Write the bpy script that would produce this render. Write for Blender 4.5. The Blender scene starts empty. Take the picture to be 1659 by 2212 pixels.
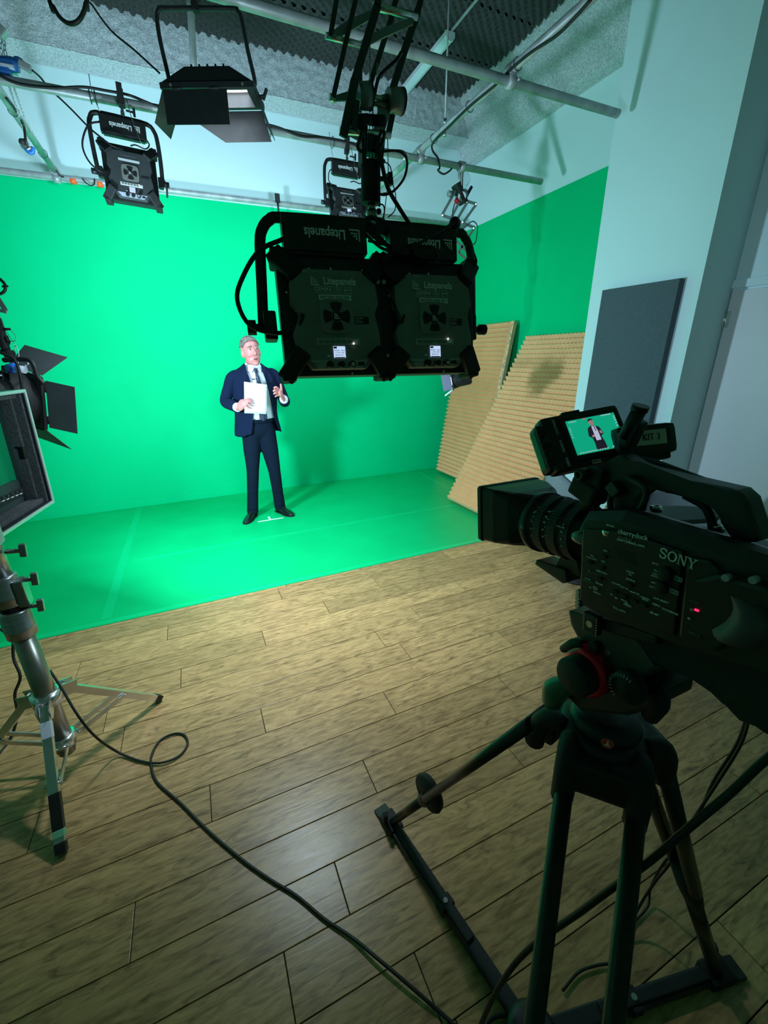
import bpy, bmesh, math, random
from mathutils import Vector, Matrix, noise
random.seed(7)
PI = math.pi
col = bpy.context.scene.collection
scene = bpy.context.scene

# ------------------------------------------------------------------ camera
H = 1.58
FPX = 898.66
YAW, PITCH, ROLL = 0.41704719, 0.35634357, -0.01605921
_f = Vector((math.sin(YAW) * math.cos(PITCH), math.cos(YAW) * math.cos(PITCH), -math.sin(PITCH)))
_r = Vector((math.cos(YAW), -math.sin(YAW), 0))
_u = _r.cross(_f)
_r, _u = math.cos(ROLL) * _r + math.sin(ROLL) * _u, -math.sin(ROLL) * _r + math.cos(ROLL) * _u
EYE = Vector((0, 0, H))
cam_d = bpy.data.cameras.new('camera')
cam_d.sensor_fit = 'HORIZONTAL'; cam_d.sensor_width = 36.0; cam_d.lens = 36.0 * FPX / 1659.0
cam_d.clip_start = 0.02
cam_o = bpy.data.objects.new('camera', cam_d); col.objects.link(cam_o)
cam_o.matrix_world = Matrix(((_r.x, _u.x, -_f.x, 0), (_r.y, _u.y, -_f.y, 0), (_r.z, _u.z, -_f.z, H), (0, 0, 0, 1)))
scene.camera = cam_o

# measuring helpers: where a sight line of the survey photograph meets a real plane
def ray(px, py):
    return (_f * FPX + _r * (px - 829.5) - _u * (py - 1106)).normalized()
def onx(px, py, x): d = ray(px, py); return EYE + d * (x / d.x)
def ony(px, py, y): d = ray(px, py); return EYE + d * (y / d.y)
def onz(px, py, z=0.0): d = ray(px, py); return EYE + d * ((z - H) / d.z)
def dep(px, py, t): d = ray(px, py); return EYE + d * (t / d.dot(_f))

# ------------------------------------------------------------------ world, exposure
w = bpy.data.worlds.new('world'); scene.world = w; w.use_nodes = True
w.node_tree.nodes['Background'].inputs[0].default_value = (0.55, 0.75, 0.9, 1)
w.node_tree.nodes['Background'].inputs[1].default_value = 0.02
scene.view_settings.view_transform = 'Standard'
scene.view_settings.look = 'None'
scene.view_settings.exposure = 0.0
scene.view_settings.gamma = 1.0
scene.view_settings.use_curve_mapping = False
# lamp powers (W); each lamp itself is made in its fixture's builder
P_KEY, P_BACK1, P_BACK2, P_DOORS, P_FRESNEL, P_SMALL = 28, 21, 21, 25, 98, 5
COOL = (0.53, 0.83, 1.0)

# ------------------------------------------------------------------ mesh helpers
def frame(origin, x=None, y=None, z=None):
    if z is None: z = Vector(x).cross(Vector(y))
    if x is None: x = Vector(y).cross(Vector(z))
    if y is None: y = Vector(z).cross(Vector(x))
    x, y, z = Vector(x).normalized(), Vector(y).normalized(), Vector(z).normalized()
    return Matrix(((x.x, y.x, z.x, origin[0]), (x.y, y.y, z.y, origin[1]), (x.z, y.z, z.z, origin[2]), (0, 0, 0, 1)))
def T(x, y, z): return Matrix.Translation((x, y, z))
def R(a, ax): return Matrix.Rotation(math.radians(a), 4, ax)
def spline(pts, n=6, closed=False):
    pts = [Vector(p) for p in pts]
    if len(pts) < 3: return pts
    out = []
    N = len(pts)
    for i in range(N if closed else N - 1):
        p1, p2 = pts[i], pts[(i + 1) % N]
        p0 = pts[(i - 1) % N] if (closed or i > 0) else p1 * 2 - p2
        p3 = pts[(i + 2) % N] if (closed or i + 2 < N) else p2 * 2 - p1
        for k in range(n):
            t = k / n
            out.append(0.5 * ((2 * p1) + (p2 - p0) * t + (2 * p0 - 5 * p1 + 4 * p2 - p3) * t * t + (3 * p1 - p0 - 3 * p2 + p3) * t ** 3))
    if not closed: out.append(pts[-1])
    return out

class MB:
    """collects shapes, then links them as ONE mesh object"""
    def __init__(s, M=None): s.bm = bmesh.new(); s.M = M or Matrix.Identity(4)
    def _add(s, verts, faces, M=None, smooth=False):
        M = s.M @ (M or Matrix.Identity(4))
        vs = [s.bm.verts.new(M @ Vector(v)) for v in verts]
        for f in faces:
            try: fc = s.bm.faces.new([vs[i] for i in f]); fc.smooth = smooth
            except ValueError: pass
        return vs
    def box(s, c, d, M=None, bev=0.0, taper=(1, 1)):
        x, y, z = d[0] / 2, d[1] / 2, d[2] / 2; tx, ty = taper
        v = [(c[0] + a * x * (tx if k > 0 else 1), c[1] + b * y * (ty if k > 0 else 1), c[2] + k * z) for k in (-1, 1) for b in (-1, 1) for a in (-1, 1)]
        vs = s._add(v, [(0, 2, 3, 1), (4, 5, 7, 6), (0, 1, 5, 4), (2, 6, 7, 3), (0, 4, 6, 2), (1, 3, 7, 5)], M)
        if bev:
            es = {e for q in vs for e in q.link_edges}
            bmesh.ops.bevel(s.bm, geom=list(es), offset=bev, segments=2, affect='EDGES', profile=0.6)
        return s
    def bar(s, a, b, w, t, up=(0, 0, 1), bev=0.0):
        a, b = Vector(a), Vector(b); z = (b - a); L = z.length
        if L < 1e-6: return s
        z.normalize(); up = Vector(up)
        if abs(z.dot(up.normalized())) > 0.98: up = Vector((0, 1, 0.1))
        x = up.cross(z).normalized(); y = z.cross(x)
        return s.box((0, 0, L / 2), (w, t, L), frame(a, x, y, z), bev)
    def prism(s, poly, a, b, M=None, bev=0.0):
        """poly in x,z extruded along y from a to b"""
        n = len(poly)
        v = [(p[0], a, p[1]) for p in poly] + [(p[0], b, p[1]) for p in poly]
        f = [tuple(range(n)), tuple(range(2 * n - 1, n - 1, -1))] + [(i, i + n, (i + 1) % n + n, (i + 1) % n) for i in range(n)]
        vs = s._add(v, f, M)
        if bev:
            es = {e for q in vs for e in q.link_edges}
            bmesh.ops.bevel(s.bm, geom=list(es), offset=bev, segments=2, affect='EDGES', profile=0.6)
        return s
    def tube(s, pts, r, seg=8, smooth=0, closed=False, caps=True, squash=None):
        pts = [Vector(p) for p in pts]
        if smooth:
            if not isinstance(r, (int, float)):
                rr = []
                for i in range(len(pts) - 1): rr += [r[i] + (r[i + 1] - r[i]) * k / smooth for k in range(smooth)]
                r = rr + [r[-1]]
            pts = spline(pts, smooth, closed)
        n = len(pts)
        rs = [r] * n if isinstance(r, (int, float)) else list(r)
        tang = []
        for i in range(n):
            a = pts[(i - 1) % n] if (closed or i > 0) else pts[i]
            b = pts[(i + 1) % n] if (closed or i < n - 1) else pts[i]
            d = (b - a); tang.append(d.normalized() if d.length > 1e-9 else Vector((0, 0, 1)))
        t0 = tang[0]; u = t0.orthogonal().normalized()
        if squash: u = (Vector(squash[2]) - t0 * t0.dot(Vector(squash[2]))).normalized()
        rings = []
        for i in range(n):
            t = tang[i]; u = (u - t * u.dot(t)).normalized(); v = t.cross(u)
            su, sv = (squash[0], squash[1]) if squash else (1, 1)
            rings.append([pts[i] + (u * math.cos(2 * PI * k / seg) * su + v * math.sin(2 * PI * k / seg) * sv) * rs[i] for k in range(seg)])
        return s.loft(rings, closed, caps)
    def loft(s, rings, closed=False, caps=True, smooth=True, M=None, wrap=True):
        n = len(rings); k = len(rings[0]); v = [p for rg in rings for p in rg]; f = []
        for i in range(n if closed else n - 1):
            for j in range(k if wrap else k - 1):
                a, b = i * k, ((i + 1) % n) * k; j2 = (j + 1) % k
                f.append((a + j, a + j2, b + j2, b + j))
        vs = s._add(v, f, M, smooth)
        if caps and not closed and wrap:
            for ring in (vs[:k][::-1], vs[-k:]):
                try: s.bm.faces.new(ring)
                except ValueError: pass
        return s
    def lathe(s, prof, M=None, seg=24, smooth=True):
        """prof: (radius, z) list about local z"""
        return s.loft([[Vector((r * math.cos(2 * PI * k / seg), r * math.sin(2 * PI * k / seg), z)) for k in range(seg)] for r, z in prof], smooth=smooth, M=M)
    def cyl(s, a, b, r, seg=16, r2=None):
        a, b = Vector(a), Vector(b); M = frame(a, z=(b - a), x=(b - a).orthogonal())
        L = (b - a).length
        return s.lathe([(r, 0), (r if r2 is None else r2, L)], M, seg)
    def ball(s, c, r, seg=14, M=None):
        rr = (r, r, r) if isinstance(r, (int, float)) else r
        m = T(*c) @ Matrix.Diagonal((rr[0], rr[1], rr[2], 1)); m = (M @ m) if M else m
        n = max(6, seg // 2)
        return s.lathe([(max(1e-3, math.sin(PI * i / n)), -math.cos(PI * i / n)) for i in range(n + 1)], m, seg)
    def disc(s, c, r, nrm, t=0.002, seg=20):
        c = Vector(c); nrm = Vector(nrm).normalized(); return s.cyl(c, c + nrm * t, r, seg)
    def build(s, name, mt, parent=None, kind=None, label=None, inv=None, solid=0, sub=0, remesh=0, smooth_it=0):
        if inv is not None: s.bm.transform(inv)
        bmesh.ops.recalc_face_normals(s.bm, faces=s.bm.faces)
        me = bpy.data.meshes.new(name); s.bm.to_mesh(me); s.bm.free()
        if mt: me.materials.append(mt)
        o = bpy.data.objects.new(name, me); col.objects.link(o)
        if parent: o.parent = parent
        if kind: o['kind'] = kind
        if label: o['label'] = label
        if remesh:
            m = o.modifiers.new('r', 'REMESH'); m.mode = 'VOXEL'; m.voxel_size = remesh; m.use_smooth_shade = True
            if smooth_it:
                m = o.modifiers.new('s', 'SMOOTH'); m.factor = 0.5; m.iterations = smooth_it
        if solid:
            m = o.modifiers.new('so', 'SOLIDIFY'); m.thickness = solid; m.offset = -1
        if sub:
            m = o.modifiers.new('su', 'SUBSURF'); m.levels = sub; m.render_levels = sub
        return o

def thing(name, label, cat, M=None, group=None, kind=None):
    o = bpy.data.objects.new(name, None); col.objects.link(o)
    o.empty_display_size = 0.05
    if M is not None: o.matrix_world = M if isinstance(M, Matrix) else T(*M)
    o['label'] = label; o['category'] = cat
    if group: o['group'] = group
    if kind: o['kind'] = kind
    return o
def tag(o, label, cat, group=None):
    o['label'] = label; o['category'] = cat
    if group: o['group'] = group
    return o
def text(body, M, size, mt, parent, name='lettering', sx=1.0, off=0.0, align='CENTER', shear=0.0, bold=None):
    """flat lettering in the x,y plane of M, at that place in the parent's frame"""
    cu = bpy.data.curves.new('font_' + name, 'FONT'); cu.body = body; cu.size = size; cu.align_x = align; cu.align_y = 'CENTER'
    cu.extrude = 0.0004; cu.offset = off; cu.shear = shear; cu.resolution_u = 3
    cu.materials.append(mt)
    o = bpy.data.objects.new('font_' + name, cu); col.objects.link(o); o.parent = parent
    o.matrix_local = M @ Matrix.Diagonal((sx, 1, 1, 1))
    FONTS.append(o)
    return o
FONTS = []
def fonts_to_meshes():
    """every lettering becomes a plain mesh part in the same place"""
    dg = bpy.context.evaluated_depsgraph_get(); dg.update()
    for o in FONTS:
        me = bpy.data.meshes.new_from_object(o.evaluated_get(dg))
        n = bpy.data.objects.new('lettering', me); col.objects.link(n)
        n.parent = o.parent; n.matrix_local = o.matrix_local.copy()
        if 'label' in o: n['label'] = o['label']
    for o in FONTS: bpy.data.objects.remove(o)
    FONTS.clear()
def lamp(name, M, sx, sy, power, color, parent=None, spread=180):
    l = bpy.data.lights.new(name, 'AREA'); l.shape = 'RECTANGLE'; l.size = sx; l.size_y = sy; l.energy = power; l.color = color
    l.spread = math.radians(spread)
    o = bpy.data.objects.new(name, l); col.objects.link(o)
    if parent: o.parent = parent; o.matrix_local = M
    else: o.matrix_world = M
    return o

# ------------------------------------------------------------------ materials
def mat(name, c, rough=0.5, metal=0.0, var=0.0, scale=8.0, bump=0.0, bscale=60.0, emit=None, es=0.0, spec=0.5, stretch=None, c2=None, coat=0.0):
    m = bpy.data.materials.new(name); m.use_nodes = True; nt = m.node_tree; b = nt.nodes['Principled BSDF']
    b.inputs['Base Color'].default_value = (*c, 1); b.inputs['Roughness'].default_value = rough; b.inputs['Metallic'].default_value = metal
    b.inputs['Specular IOR Level'].default_value = spec
    if coat: b.inputs['Coat Weight'].default_value = coat; b.inputs['Coat Roughness'].default_value = 0.15
    tc = nt.nodes.new('ShaderNodeTexCoord'); mp = nt.nodes.new('ShaderNodeMapping'); nt.links.new(tc.outputs['Object'], mp.inputs[0])
    if stretch: mp.inputs['Scale'].default_value = stretch
    if var or c2:
        n = nt.nodes.new('ShaderNodeTexNoise'); n.inputs['Scale'].default_value = scale; n.inputs['Detail'].default_value = 5
        nt.links.new(mp.outputs[0], n.inputs['Vector'])
        rp = nt.nodes.new('ShaderNodeValToRGB'); rp.color_ramp.elements[0].position = 0.3; rp.color_ramp.elements[1].position = 0.7
        lo = [max(0, x * (1 - var)) for x in c]; hi = c2 or [min(1, x * (1 + var)) for x in c]
        rp.color_ramp.elements[0].color = (*lo, 1); rp.color_ramp.elements[1].color = (*hi, 1)
        nt.links.new(n.outputs['Fac'], rp.inputs[0]); nt.links.new(rp.outputs[0], b.inputs['Base Color'])
    if bump:
        n = nt.nodes.new('ShaderNodeTexNoise'); n.inputs['Scale'].default_value = bscale; n.inputs['Detail'].default_value = 4
        nt.links.new(mp.outputs[0], n.inputs['Vector'])
        bp = nt.nodes.new('ShaderNodeBump'); bp.inputs['Strength'].default_value = bump; bp.inputs['Distance'].default_value = 0.01
        nt.links.new(n.outputs['Fac'], bp.inputs['Height']); nt.links.new(bp.outputs[0], b.inputs['Normal'])
    if emit:
        b.inputs['Emission Color'].default_value = (*emit, 1); b.inputs['Emission Strength'].default_value = es
    return m

def wood_mat():
    m = bpy.data.materials.new('oak_plank'); m.use_nodes = True; nt = m.node_tree; b = nt.nodes['Principled BSDF']
    N = nt.nodes.new; L = nt.links.new
    tc = N('ShaderNodeTexCoord'); oi = N('ShaderNodeObjectInfo')
    sh = N('ShaderNodeVectorMath'); sh.operation = 'MULTIPLY_ADD'
    cmb = N('ShaderNodeCombineXYZ')
    for k in range(3): L(oi.outputs['Random'], cmb.inputs[k])
    L(cmb.outputs[0], sh.inputs[0]); sh.inputs[1].default_value = (37, 61, 11); L(tc.outputs['Object'], sh.inputs[2])
    mp = N('ShaderNodeMapping'); mp.inputs['Scale'].default_value = (3.0, 11, 1); L(sh.outputs[0], mp.inputs[0])
    n1 = N('ShaderNodeTexNoise'); n1.inputs['Scale'].default_value = 2.5; n1.inputs['Detail'].default_value = 9; n1.inputs['Roughness'].default_value = 0.62; n1.inputs['Distortion'].default_value = 2.2
    L(mp.outputs[0], n1.inputs['Vector'])
    mp2 = N('ShaderNodeMapping'); mp2.inputs['Scale'].default_value = (9, 70, 1); L(sh.outputs[0], mp2.inputs[0])
    n2 = N('ShaderNodeTexNoise'); n2.inputs['Scale'].default_value = 1.0; n2.inputs['Detail'].default_value = 6; n2.inputs['Distortion'].default_value = 0.6
    L(mp2.outputs[0], n2.inputs['Vector'])
    r1 = N('ShaderNodeValToRGB'); e = r1.color_ramp.elements
    e[0].position = 0.27; e[0].color = (0.185, 0.108, 0.045, 1); e[1].position = 0.70; e[1].color = (0.60, 0.35, 0.155, 1)
    q = e.new(0.46); q.color = (0.46, 0.262, 0.112, 1)
    L(n1.outputs['Fac'], r1.inputs[0])
    r2 = N('ShaderNodeValToRGB'); e = r2.color_ramp.elements
    e[0].position = 0.33; e[0].color = (0.62, 0.60, 0.58, 1); e[1].position = 0.55; e[1].color = (1, 1, 1, 1)
    L(n2.outputs['Fac'], r2.inputs[0])
    mx = N('ShaderNodeMix'); mx.data_type = 'RGBA'; mx.blend_type = 'MULTIPLY'; mx.inputs[0].default_value = 1
    L(r1.outputs[0], mx.inputs[6]); L(r2.outputs[0], mx.inputs[7])
    hs = N('ShaderNodeHueSaturation'); vr = N('ShaderNodeMapRange'); vr.inputs[3].default_value = 0.84; vr.inputs[4].default_value = 1.14
    L(oi.outputs['Random'], vr.inputs[0]); L(vr.outputs[0], hs.inputs['Value']); L(mx.outputs[2], hs.inputs['Color'])
    L(hs.outputs[0], b.inputs['Base Color'])
    rr = N('ShaderNodeMapRange'); rr.inputs[3].default_value = 0.25; rr.inputs[4].default_value = 0.38; L(n2.outputs['Fac'], rr.inputs[0]); L(rr.outputs[0], b.inputs['Roughness'])
    b.inputs['Specular IOR Level'].default_value = 0.45
    bp = N('ShaderNodeBump'); bp.inputs['Strength'].default_value = 0.12; bp.inputs['Distance'].default_value = 0.004
    L(n2.outputs['Fac'], bp.inputs['Height']); L(bp.outputs[0], b.inputs['Normal'])
    return m

GREEN = mat('chroma_paint', (0.0, 0.56, 0.21), 0.62, var=0.04, scale=1.5, bump=0.05, bscale=90, spec=0.05)
GREENF = mat('chroma_vinyl', (0.0, 0.47, 0.145), 0.42, var=0.07, scale=2.2, bump=0.06, bscale=14, spec=0.3)
GREENT = mat('chroma_tape', (0.0, 0.515, 0.175), 0.4, var=0.04)
WHITE = mat('white_paint', (0.64, 0.80, 0.83), 0.7, var=0.03, scale=1.2, bump=0.06, bscale=120)
WHITED = mat('door_paint', (0.66, 0.68, 0.70), 0.45, var=0.03, scale=2)
ROUGHW = mat('sprayed_plaster', (0.54, 0.58, 0.62), 0.9, var=0.36, scale=85, bump=0.8, bscale=130, c2=(0.70, 0.74, 0.78))
DARKW = mat('room_paint', (0.40, 0.39, 0.38), 0.8, var=0.1)
CFOAM = mat('charcoal_foam', (0.045, 0.047, 0.047), 0.95, var=0.3, scale=60, bump=0.3, bscale=200)
GALV = mat('galvanised_steel', (0.44, 0.46, 0.47), 0.46, 0.35, var=0.22, scale=14, bump=0.05, bscale=40)
STEEL = mat('bright_steel', (0.72, 0.72, 0.72), 0.24, 0.95, var=0.08, scale=20)
CHROME = mat('chrome', (0.80, 0.80, 0.80), 0.12, 1.0, var=0.04, scale=12)
BRONZE = mat('worn_tube_steel', (0.34, 0.31, 0.26), 0.32, 0.85, var=0.15, scale=12)
BLACK = mat('black_powder_coat', (0.012, 0.013, 0.014), 0.45, var=0.2, scale=30, bump=0.05, bscale=300)
MATTE = mat('matte_black', (0.010, 0.010, 0.011), 0.7, var=0.2, scale=30)
RUBBER = mat('black_rubber', (0.010, 0.010, 0.010), 0.55, var=0.2, scale=30)
CHAR = mat('charcoal_plastic', (0.23, 0.225, 0.20), 0.5, var=0.08, scale=20, bump=0.06, bscale=400)
CHAR2 = mat('grey_metal_arm', (0.26, 0.28, 0.29), 0.4, 0.5, var=0.15, scale=14)
GREYP = mat('grey_paint_panel', (0.075, 0.10, 0.12), 0.9, var=0.08, scale=60, bump=0.25, bscale=500)
LEAFG = mat('barn_door_leaf', (0.085, 0.095, 0.105), 0.5, 0.0, var=0.08, scale=10)
PRINT = mat('silver_print', (0.85, 0.87, 0.85), 0.5, var=0.05)
PRINTW = mat('white_print', (0.75, 0.78, 0.76), 0.5, var=0.05)
PRINTD = mat('dark_print', (0.03, 0.03, 0.03), 0.6, var=0.05)
STICK = mat('label_tape', (0.80, 0.82, 0.78), 0.55, var=0.06)
STICKW = mat('cream_label', (0.62, 0.60, 0.48), 0.5, var=0.05)
LILAC = mat('pale_control_panel', (0.55, 0.56, 0.68), 0.5, var=0.05)
LCD = mat('lcd_glow', (0.1, 0.1, 0.1), 0.3, emit=(0.55, 0.72, 1.0), es=0.95, var=0.02)
LCDT = mat('lcd_ink', (0.02, 0.03, 0.10), 0.5, var=0.05)
DOT = mat('white_led', (0.5, 0.5, 0.5), 0.3, emit=(1, 1, 1), es=2.5, var=0.02)
REDLED = mat('red_led', (0.5, 0.01, 0.03), 0.3, emit=(1.0, 0.02, 0.10), es=2.0, var=0.02)
DIFF = mat('lamp_diffuser', (0.8, 0.8, 0.8), 0.5, emit=(0.85, 0.94, 1.0), es=6.0, var=0.02)
ORANGE = mat('orange_tape', (0.95, 0.13, 0.02), 0.5, var=0.05)
BLUE = mat('blue_plastic', (0.02, 0.13, 0.42), 0.4, var=0.15, scale=30)
BLUEC = mat('blue_connector', (0.03, 0.18, 0.75), 0.35, var=0.05)
WPLAST = mat('white_plastic', (0.65, 0.68, 0.78), 0.4, var=0.05)
RED = mat('red_anodised', (0.80, 0.012, 0.03), 0.28, 0.5, var=0.1, scale=30)
FOAM = mat('beige_foam', (0.90, 0.49, 0.24), 0.95, var=0.04, scale=6, bump=0.3, bscale=240, c2=(0.93, 0.52, 0.265))
FOAMB = mat('foam_backing', (0.45, 0.33, 0.19), 0.95, var=0.15, scale=20, bump=0.3, bscale=200)
ALU = mat('aluminium_edge', (0.75, 0.80, 0.82), 0.3, 0.6, var=0.05, scale=20)
FELT = mat('case_foam', (0.060, 0.058, 0.062), 0.95, var=0.35, scale=90, bump=0.5, bscale=220)
SCRG = mat('dark_screen_glass', (0.004, 0.26, 0.10), 0.16, var=0.06, scale=3)
CASE = mat('monitor_bezel', (0.030, 0.045, 0.045), 0.4, var=0.1, scale=12)
SUIT = mat('navy_wool', (0.004, 0.010, 0.033), 0.9, spec=0.15, var=0.12, scale=120, bump=0.12, bscale=500)
SUIT2 = mat('navy_trouser_wool', (0.003, 0.008, 0.020), 0.9, spec=0.15, var=0.12, scale=120, bump=0.25, bscale=18)
SHIRT = mat('white_cotton', (0.66, 0.66, 0.70), 0.8, var=0.03, scale=20, bump=0.1, bscale=60)
TIE = mat('dark_silk', (0.012, 0.020, 0.045), 0.5, var=0.15, scale=80)
SKIN = mat('skin', (0.62, 0.215, 0.195), 0.5, var=0.07, scale=30)
HAIR = mat('grey_hair', (0.13, 0.088, 0.07), 0.9, spec=0.15, var=0.35, scale=60, c2=(0.30, 0.235, 0.21), stretch=(1, 1, 0.3))
LIP = mat('lips', (0.50, 0.15, 0.14), 0.5, var=0.05)
DARKEYE = mat('dark_iris', (0.02, 0.02, 0.025), 0.3, var=0.05)
BROW = mat('brow_hair', (0.20, 0.14, 0.12), 0.8, var=0.1)
SHOE = mat('polished_leather', (0.006, 0.008, 0.008), 0.18, var=0.2, scale=20, coat=0.4)
PAPER = mat('white_paper', (0.68, 0.72, 0.74), 0.7, var=0.02, scale=10)
CHAIRF = mat('grey_fabric', (0.16, 0.19, 0.21), 0.9, var=0.1, scale=90, bump=0.2, bscale=400)
CHAIRD = mat('dark_green_grey_fabric', (0.06, 0.085, 0.085), 0.9, var=0.1, scale=90, bump=0.2, bscale=400)
CLOTH = mat('pale_grey_jersey', (0.36, 0.36, 0.33), 0.95, var=0.14, scale=120, bump=0.3, bscale=300)
TAN = mat('tan_leather', (0.22, 0.13, 0.07), 0.7, var=0.2, scale=20)
WOOD = wood_mat()
SEAM = mat('floor_joint', (0.03, 0.022, 0.014), 0.9, var=0.1)
TUBEW = mat('batten_white', (0.72, 0.80, 0.82), 0.35, var=0.03)

# ------------------------------------------------------------------ the setting
YB, XR, XC, XD = 5.30, 3.58, 3.00, 3.345      # back wall, right wall, pier face, door wall
YP0, YP1 = 1.85, 2.68                         # pier near and far edge
ZG, ZCEIL = 3.09, 4.34
def slab(name, c, d, mt, kind='structure', parent=None, M=None):
    return MB(M).box(c, d).build(name, mt, parent, kind)
floor = slab('floor', (0.2, 1.3, -0.06), (7.6, 8.4, 0.1), SEAM)
wall_back = slab('wall_back', (0.2, YB + 0.08, 2.2), (7.6, 0.16, 4.4), WHITE)
slab('painted_green_area', ((-3.4 + XR) / 2, YB - 0.002, ZG / 2), (XR + 3.4, 0.006, ZG), GREEN, None, wall_back)
wall_right = slab('wall_right', (XR + 0.08, 4.0, 2.2), (0.16, 2.9, 4.4), WHITE)
slab('painted_green_area', (XR - 0.002, (YP1 + YB) / 2, ZG / 2), (0.006, YB - YP1 - 0.006, ZG), GREEN, None, wall_right)
wall_pier = slab('wall_pier', (XC + 0.33, (YP0 + YP1) / 2, 2.2), (0.66, YP1 - YP0, 4.4), WHITE)
slab('wall_door', (XD + 0.12, (YP0 - 2.9) / 2, 2.2), (0.24, YP0 + 2.9, 4.4), WHITE)
slab('wall_left', (-3.48, 1.3, 2.2), (0.16, 8.4, 4.4), WHITE)
slab('wall_front', (0.2, -1.75, 2.2), (7.6, 0.16, 4.4), DARKW)
ceiling = slab('ceiling', (0.2, 1.3, ZCEIL + 0.1), (7.6, 8.4, 0.16), DARKW)
b = MB()
b.box(((-3.4 + XR) / 2, YB - 0.010, 0.05), (XR + 3.4, 0.012, 0.10), bev=0.004)
b.build('baseboard_back', GREEN, None, 'structure')
b = MB(); b.box((XR - 0.010, (YP1 + YB) / 2, 0.05), (0.012, YB - YP1 - 0.03, 0.10), bev=0.004)
b.build('baseboard_right', GREEN, None, 'structure')

# oak boards: rows 155 mm deep, each board a piece of the floor
JOINT = {9: 0.361, 8: -0.361, 7: 0.613, 6: 0.173, 5: -0.282, 4: 0.806, 3: 0.893 - 0.0, 2: 0.071, 1: 0.65, 0: -0.173, -1: 0.418, -2: -0.404, -3: 0.194}
rb = random.Random(3)
PL = 1.41
plank_mesh = {}
for row in range(-14, 11):
    y0 = 1.205 + 0.155 * row + 0.155 - 0.155
    j = JOINT.get(row, rb.uniform(0, PL))
    k0 = math.floor((-2.2 - j) / PL)
    x = j + k0 * PL
    while x < XD:
        a, e = x, min(x + PL, XD)
        if e > -2.3 and not (y0 > 2.79):
            L_ = round(e - a, 3)
            if L_ not in plank_mesh:
                m_ = MB().box((L_ / 2, 0.0775, -0.006), (L_ - 0.003, 0.152, 0.012), bev=0.0012)
                q = m_.build('floor_plank', WOOD, floor); plank_mesh[L_] = q.data
            else:
                q = bpy.data.objects.new('floor_plank', plank_mesh[L_]); col.objects.link(q); q.parent = floor
            q.location = (a, y0, 0)
        x += PL

# beams with sprayed plaster along the ceiling edge
def rough_strip(mb, p, nu, nv, amp, seed):
    """p(u,v) -> point, normal"""
    rows = []
    for i in range(nu + 1):
        rw = []
        for j in range(nv + 1):
            q, n = p(i / nu, j / nv)
            k = noise.noise(Vector((q.x * 22 + seed, q.y * 22, q.z * 22))) + 0.6 * noise.noise(Vector((q.x * 50, q.y * 50 + seed, q.z * 50)))
            rw.append(q + n * (k * amp * min(1, 8 * j / nv + 0.2)))
        rows.append(rw)
    mb.loft(rows, caps=False, wrap=False)
ZS, YBE = 3.915, 5.08       # underside and front of the back beam
b = MB()
rough_strip(b, lambda u, v: (Vector((-3.3 + 6.74 * u, YBE, ZS + 0.02 + (ZCEIL - ZS - 0.01) * v)), Vector((0, -1, 0))), 460, 26, 0.010, 1)
rough_strip(b, lambda u, v: (Vector((-3.3 + 6.86 * u, YB - 0.005 - (YB - YBE) * v, ZS - 0.01 + 0.03 * v)), Vector((0, 0, -1))), 300, 10, 0.004, 5)
b.build('trim_1', ROUGHW, None, 'structure')
ZR = 3.745
b = MB()
def right_face(u, v):
    y = 1.0 + (YB - 1.0) * u
    if v < 0.25:
        t = v / 0.25; q = Vector((XR - 0.005 - 0.10 * t, y, ZR + 0.012 * t)); n = Vector((0, 0, -1))
    else:
        t = (v - 0.25) / 0.75; q = Vector((XR - 0.105 - 0.235 * t, y, ZR + 0.012 + (ZCEIL - ZR - 0.02) * t)); n = Vector((-0.9, 0, -0.4))
    return q, n
rough_strip(b, right_face, 280, 40, 0.010, 9)
b.build('trim_2', ROUGHW, None, 'structure')

# egg-crate ceiling tiles
def heightfield(mb, nu, nv, p):
    mb.loft([[p(i / nu, j / nv) for i in range(nu + 1)] for j in range(nv + 1)], caps=False, wrap=False, smooth=False)
tile = None
TX, TY = 1.16, 0.60
def tile_pt(u, v):
    nx, ny = 28, 15
    p, q = 2 * PI * (u * nx / 2 + v * ny / 2), 2 * PI * (u * nx / 2 - v * ny / 2)
    h = 0.006 + 0.017 * (1 + math.cos(p) * 0.5 + math.cos(q) * 0.5)
    return Vector((u * TX, v * TY, -h))
xs = [3.24 - TX * (k + 1) for k in range(4)]
for kx, x in enumerate(xs):
    for ky in range(7):
        y = YBE - TY * (ky + 1) - 0.01
        if kx == 3 and ky < 2: continue
        if tile is None:
            m_ = MB(); heightfield(m_, 112, 60, tile_pt); m_.box((TX / 2, TY / 2, 0.012), (TX - 0.006, TY - 0.006, 0.024))
            o = m_.build('ceiling_foam_tile', CFOAM, ceiling); tile = o.data
        else:
            o = bpy.data.objects.new('ceiling_foam_tile', tile); col.objects.link(o); o.parent = ceiling
        o.location = (x + 0.003, y, ZCEIL - 0.046 - rb.uniform(0, 0.006)); o.rotation_euler = (rb.uniform(-.012, .012), rb.uniform(-.012, .012), rb.uniform(-.006, .006))

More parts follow.
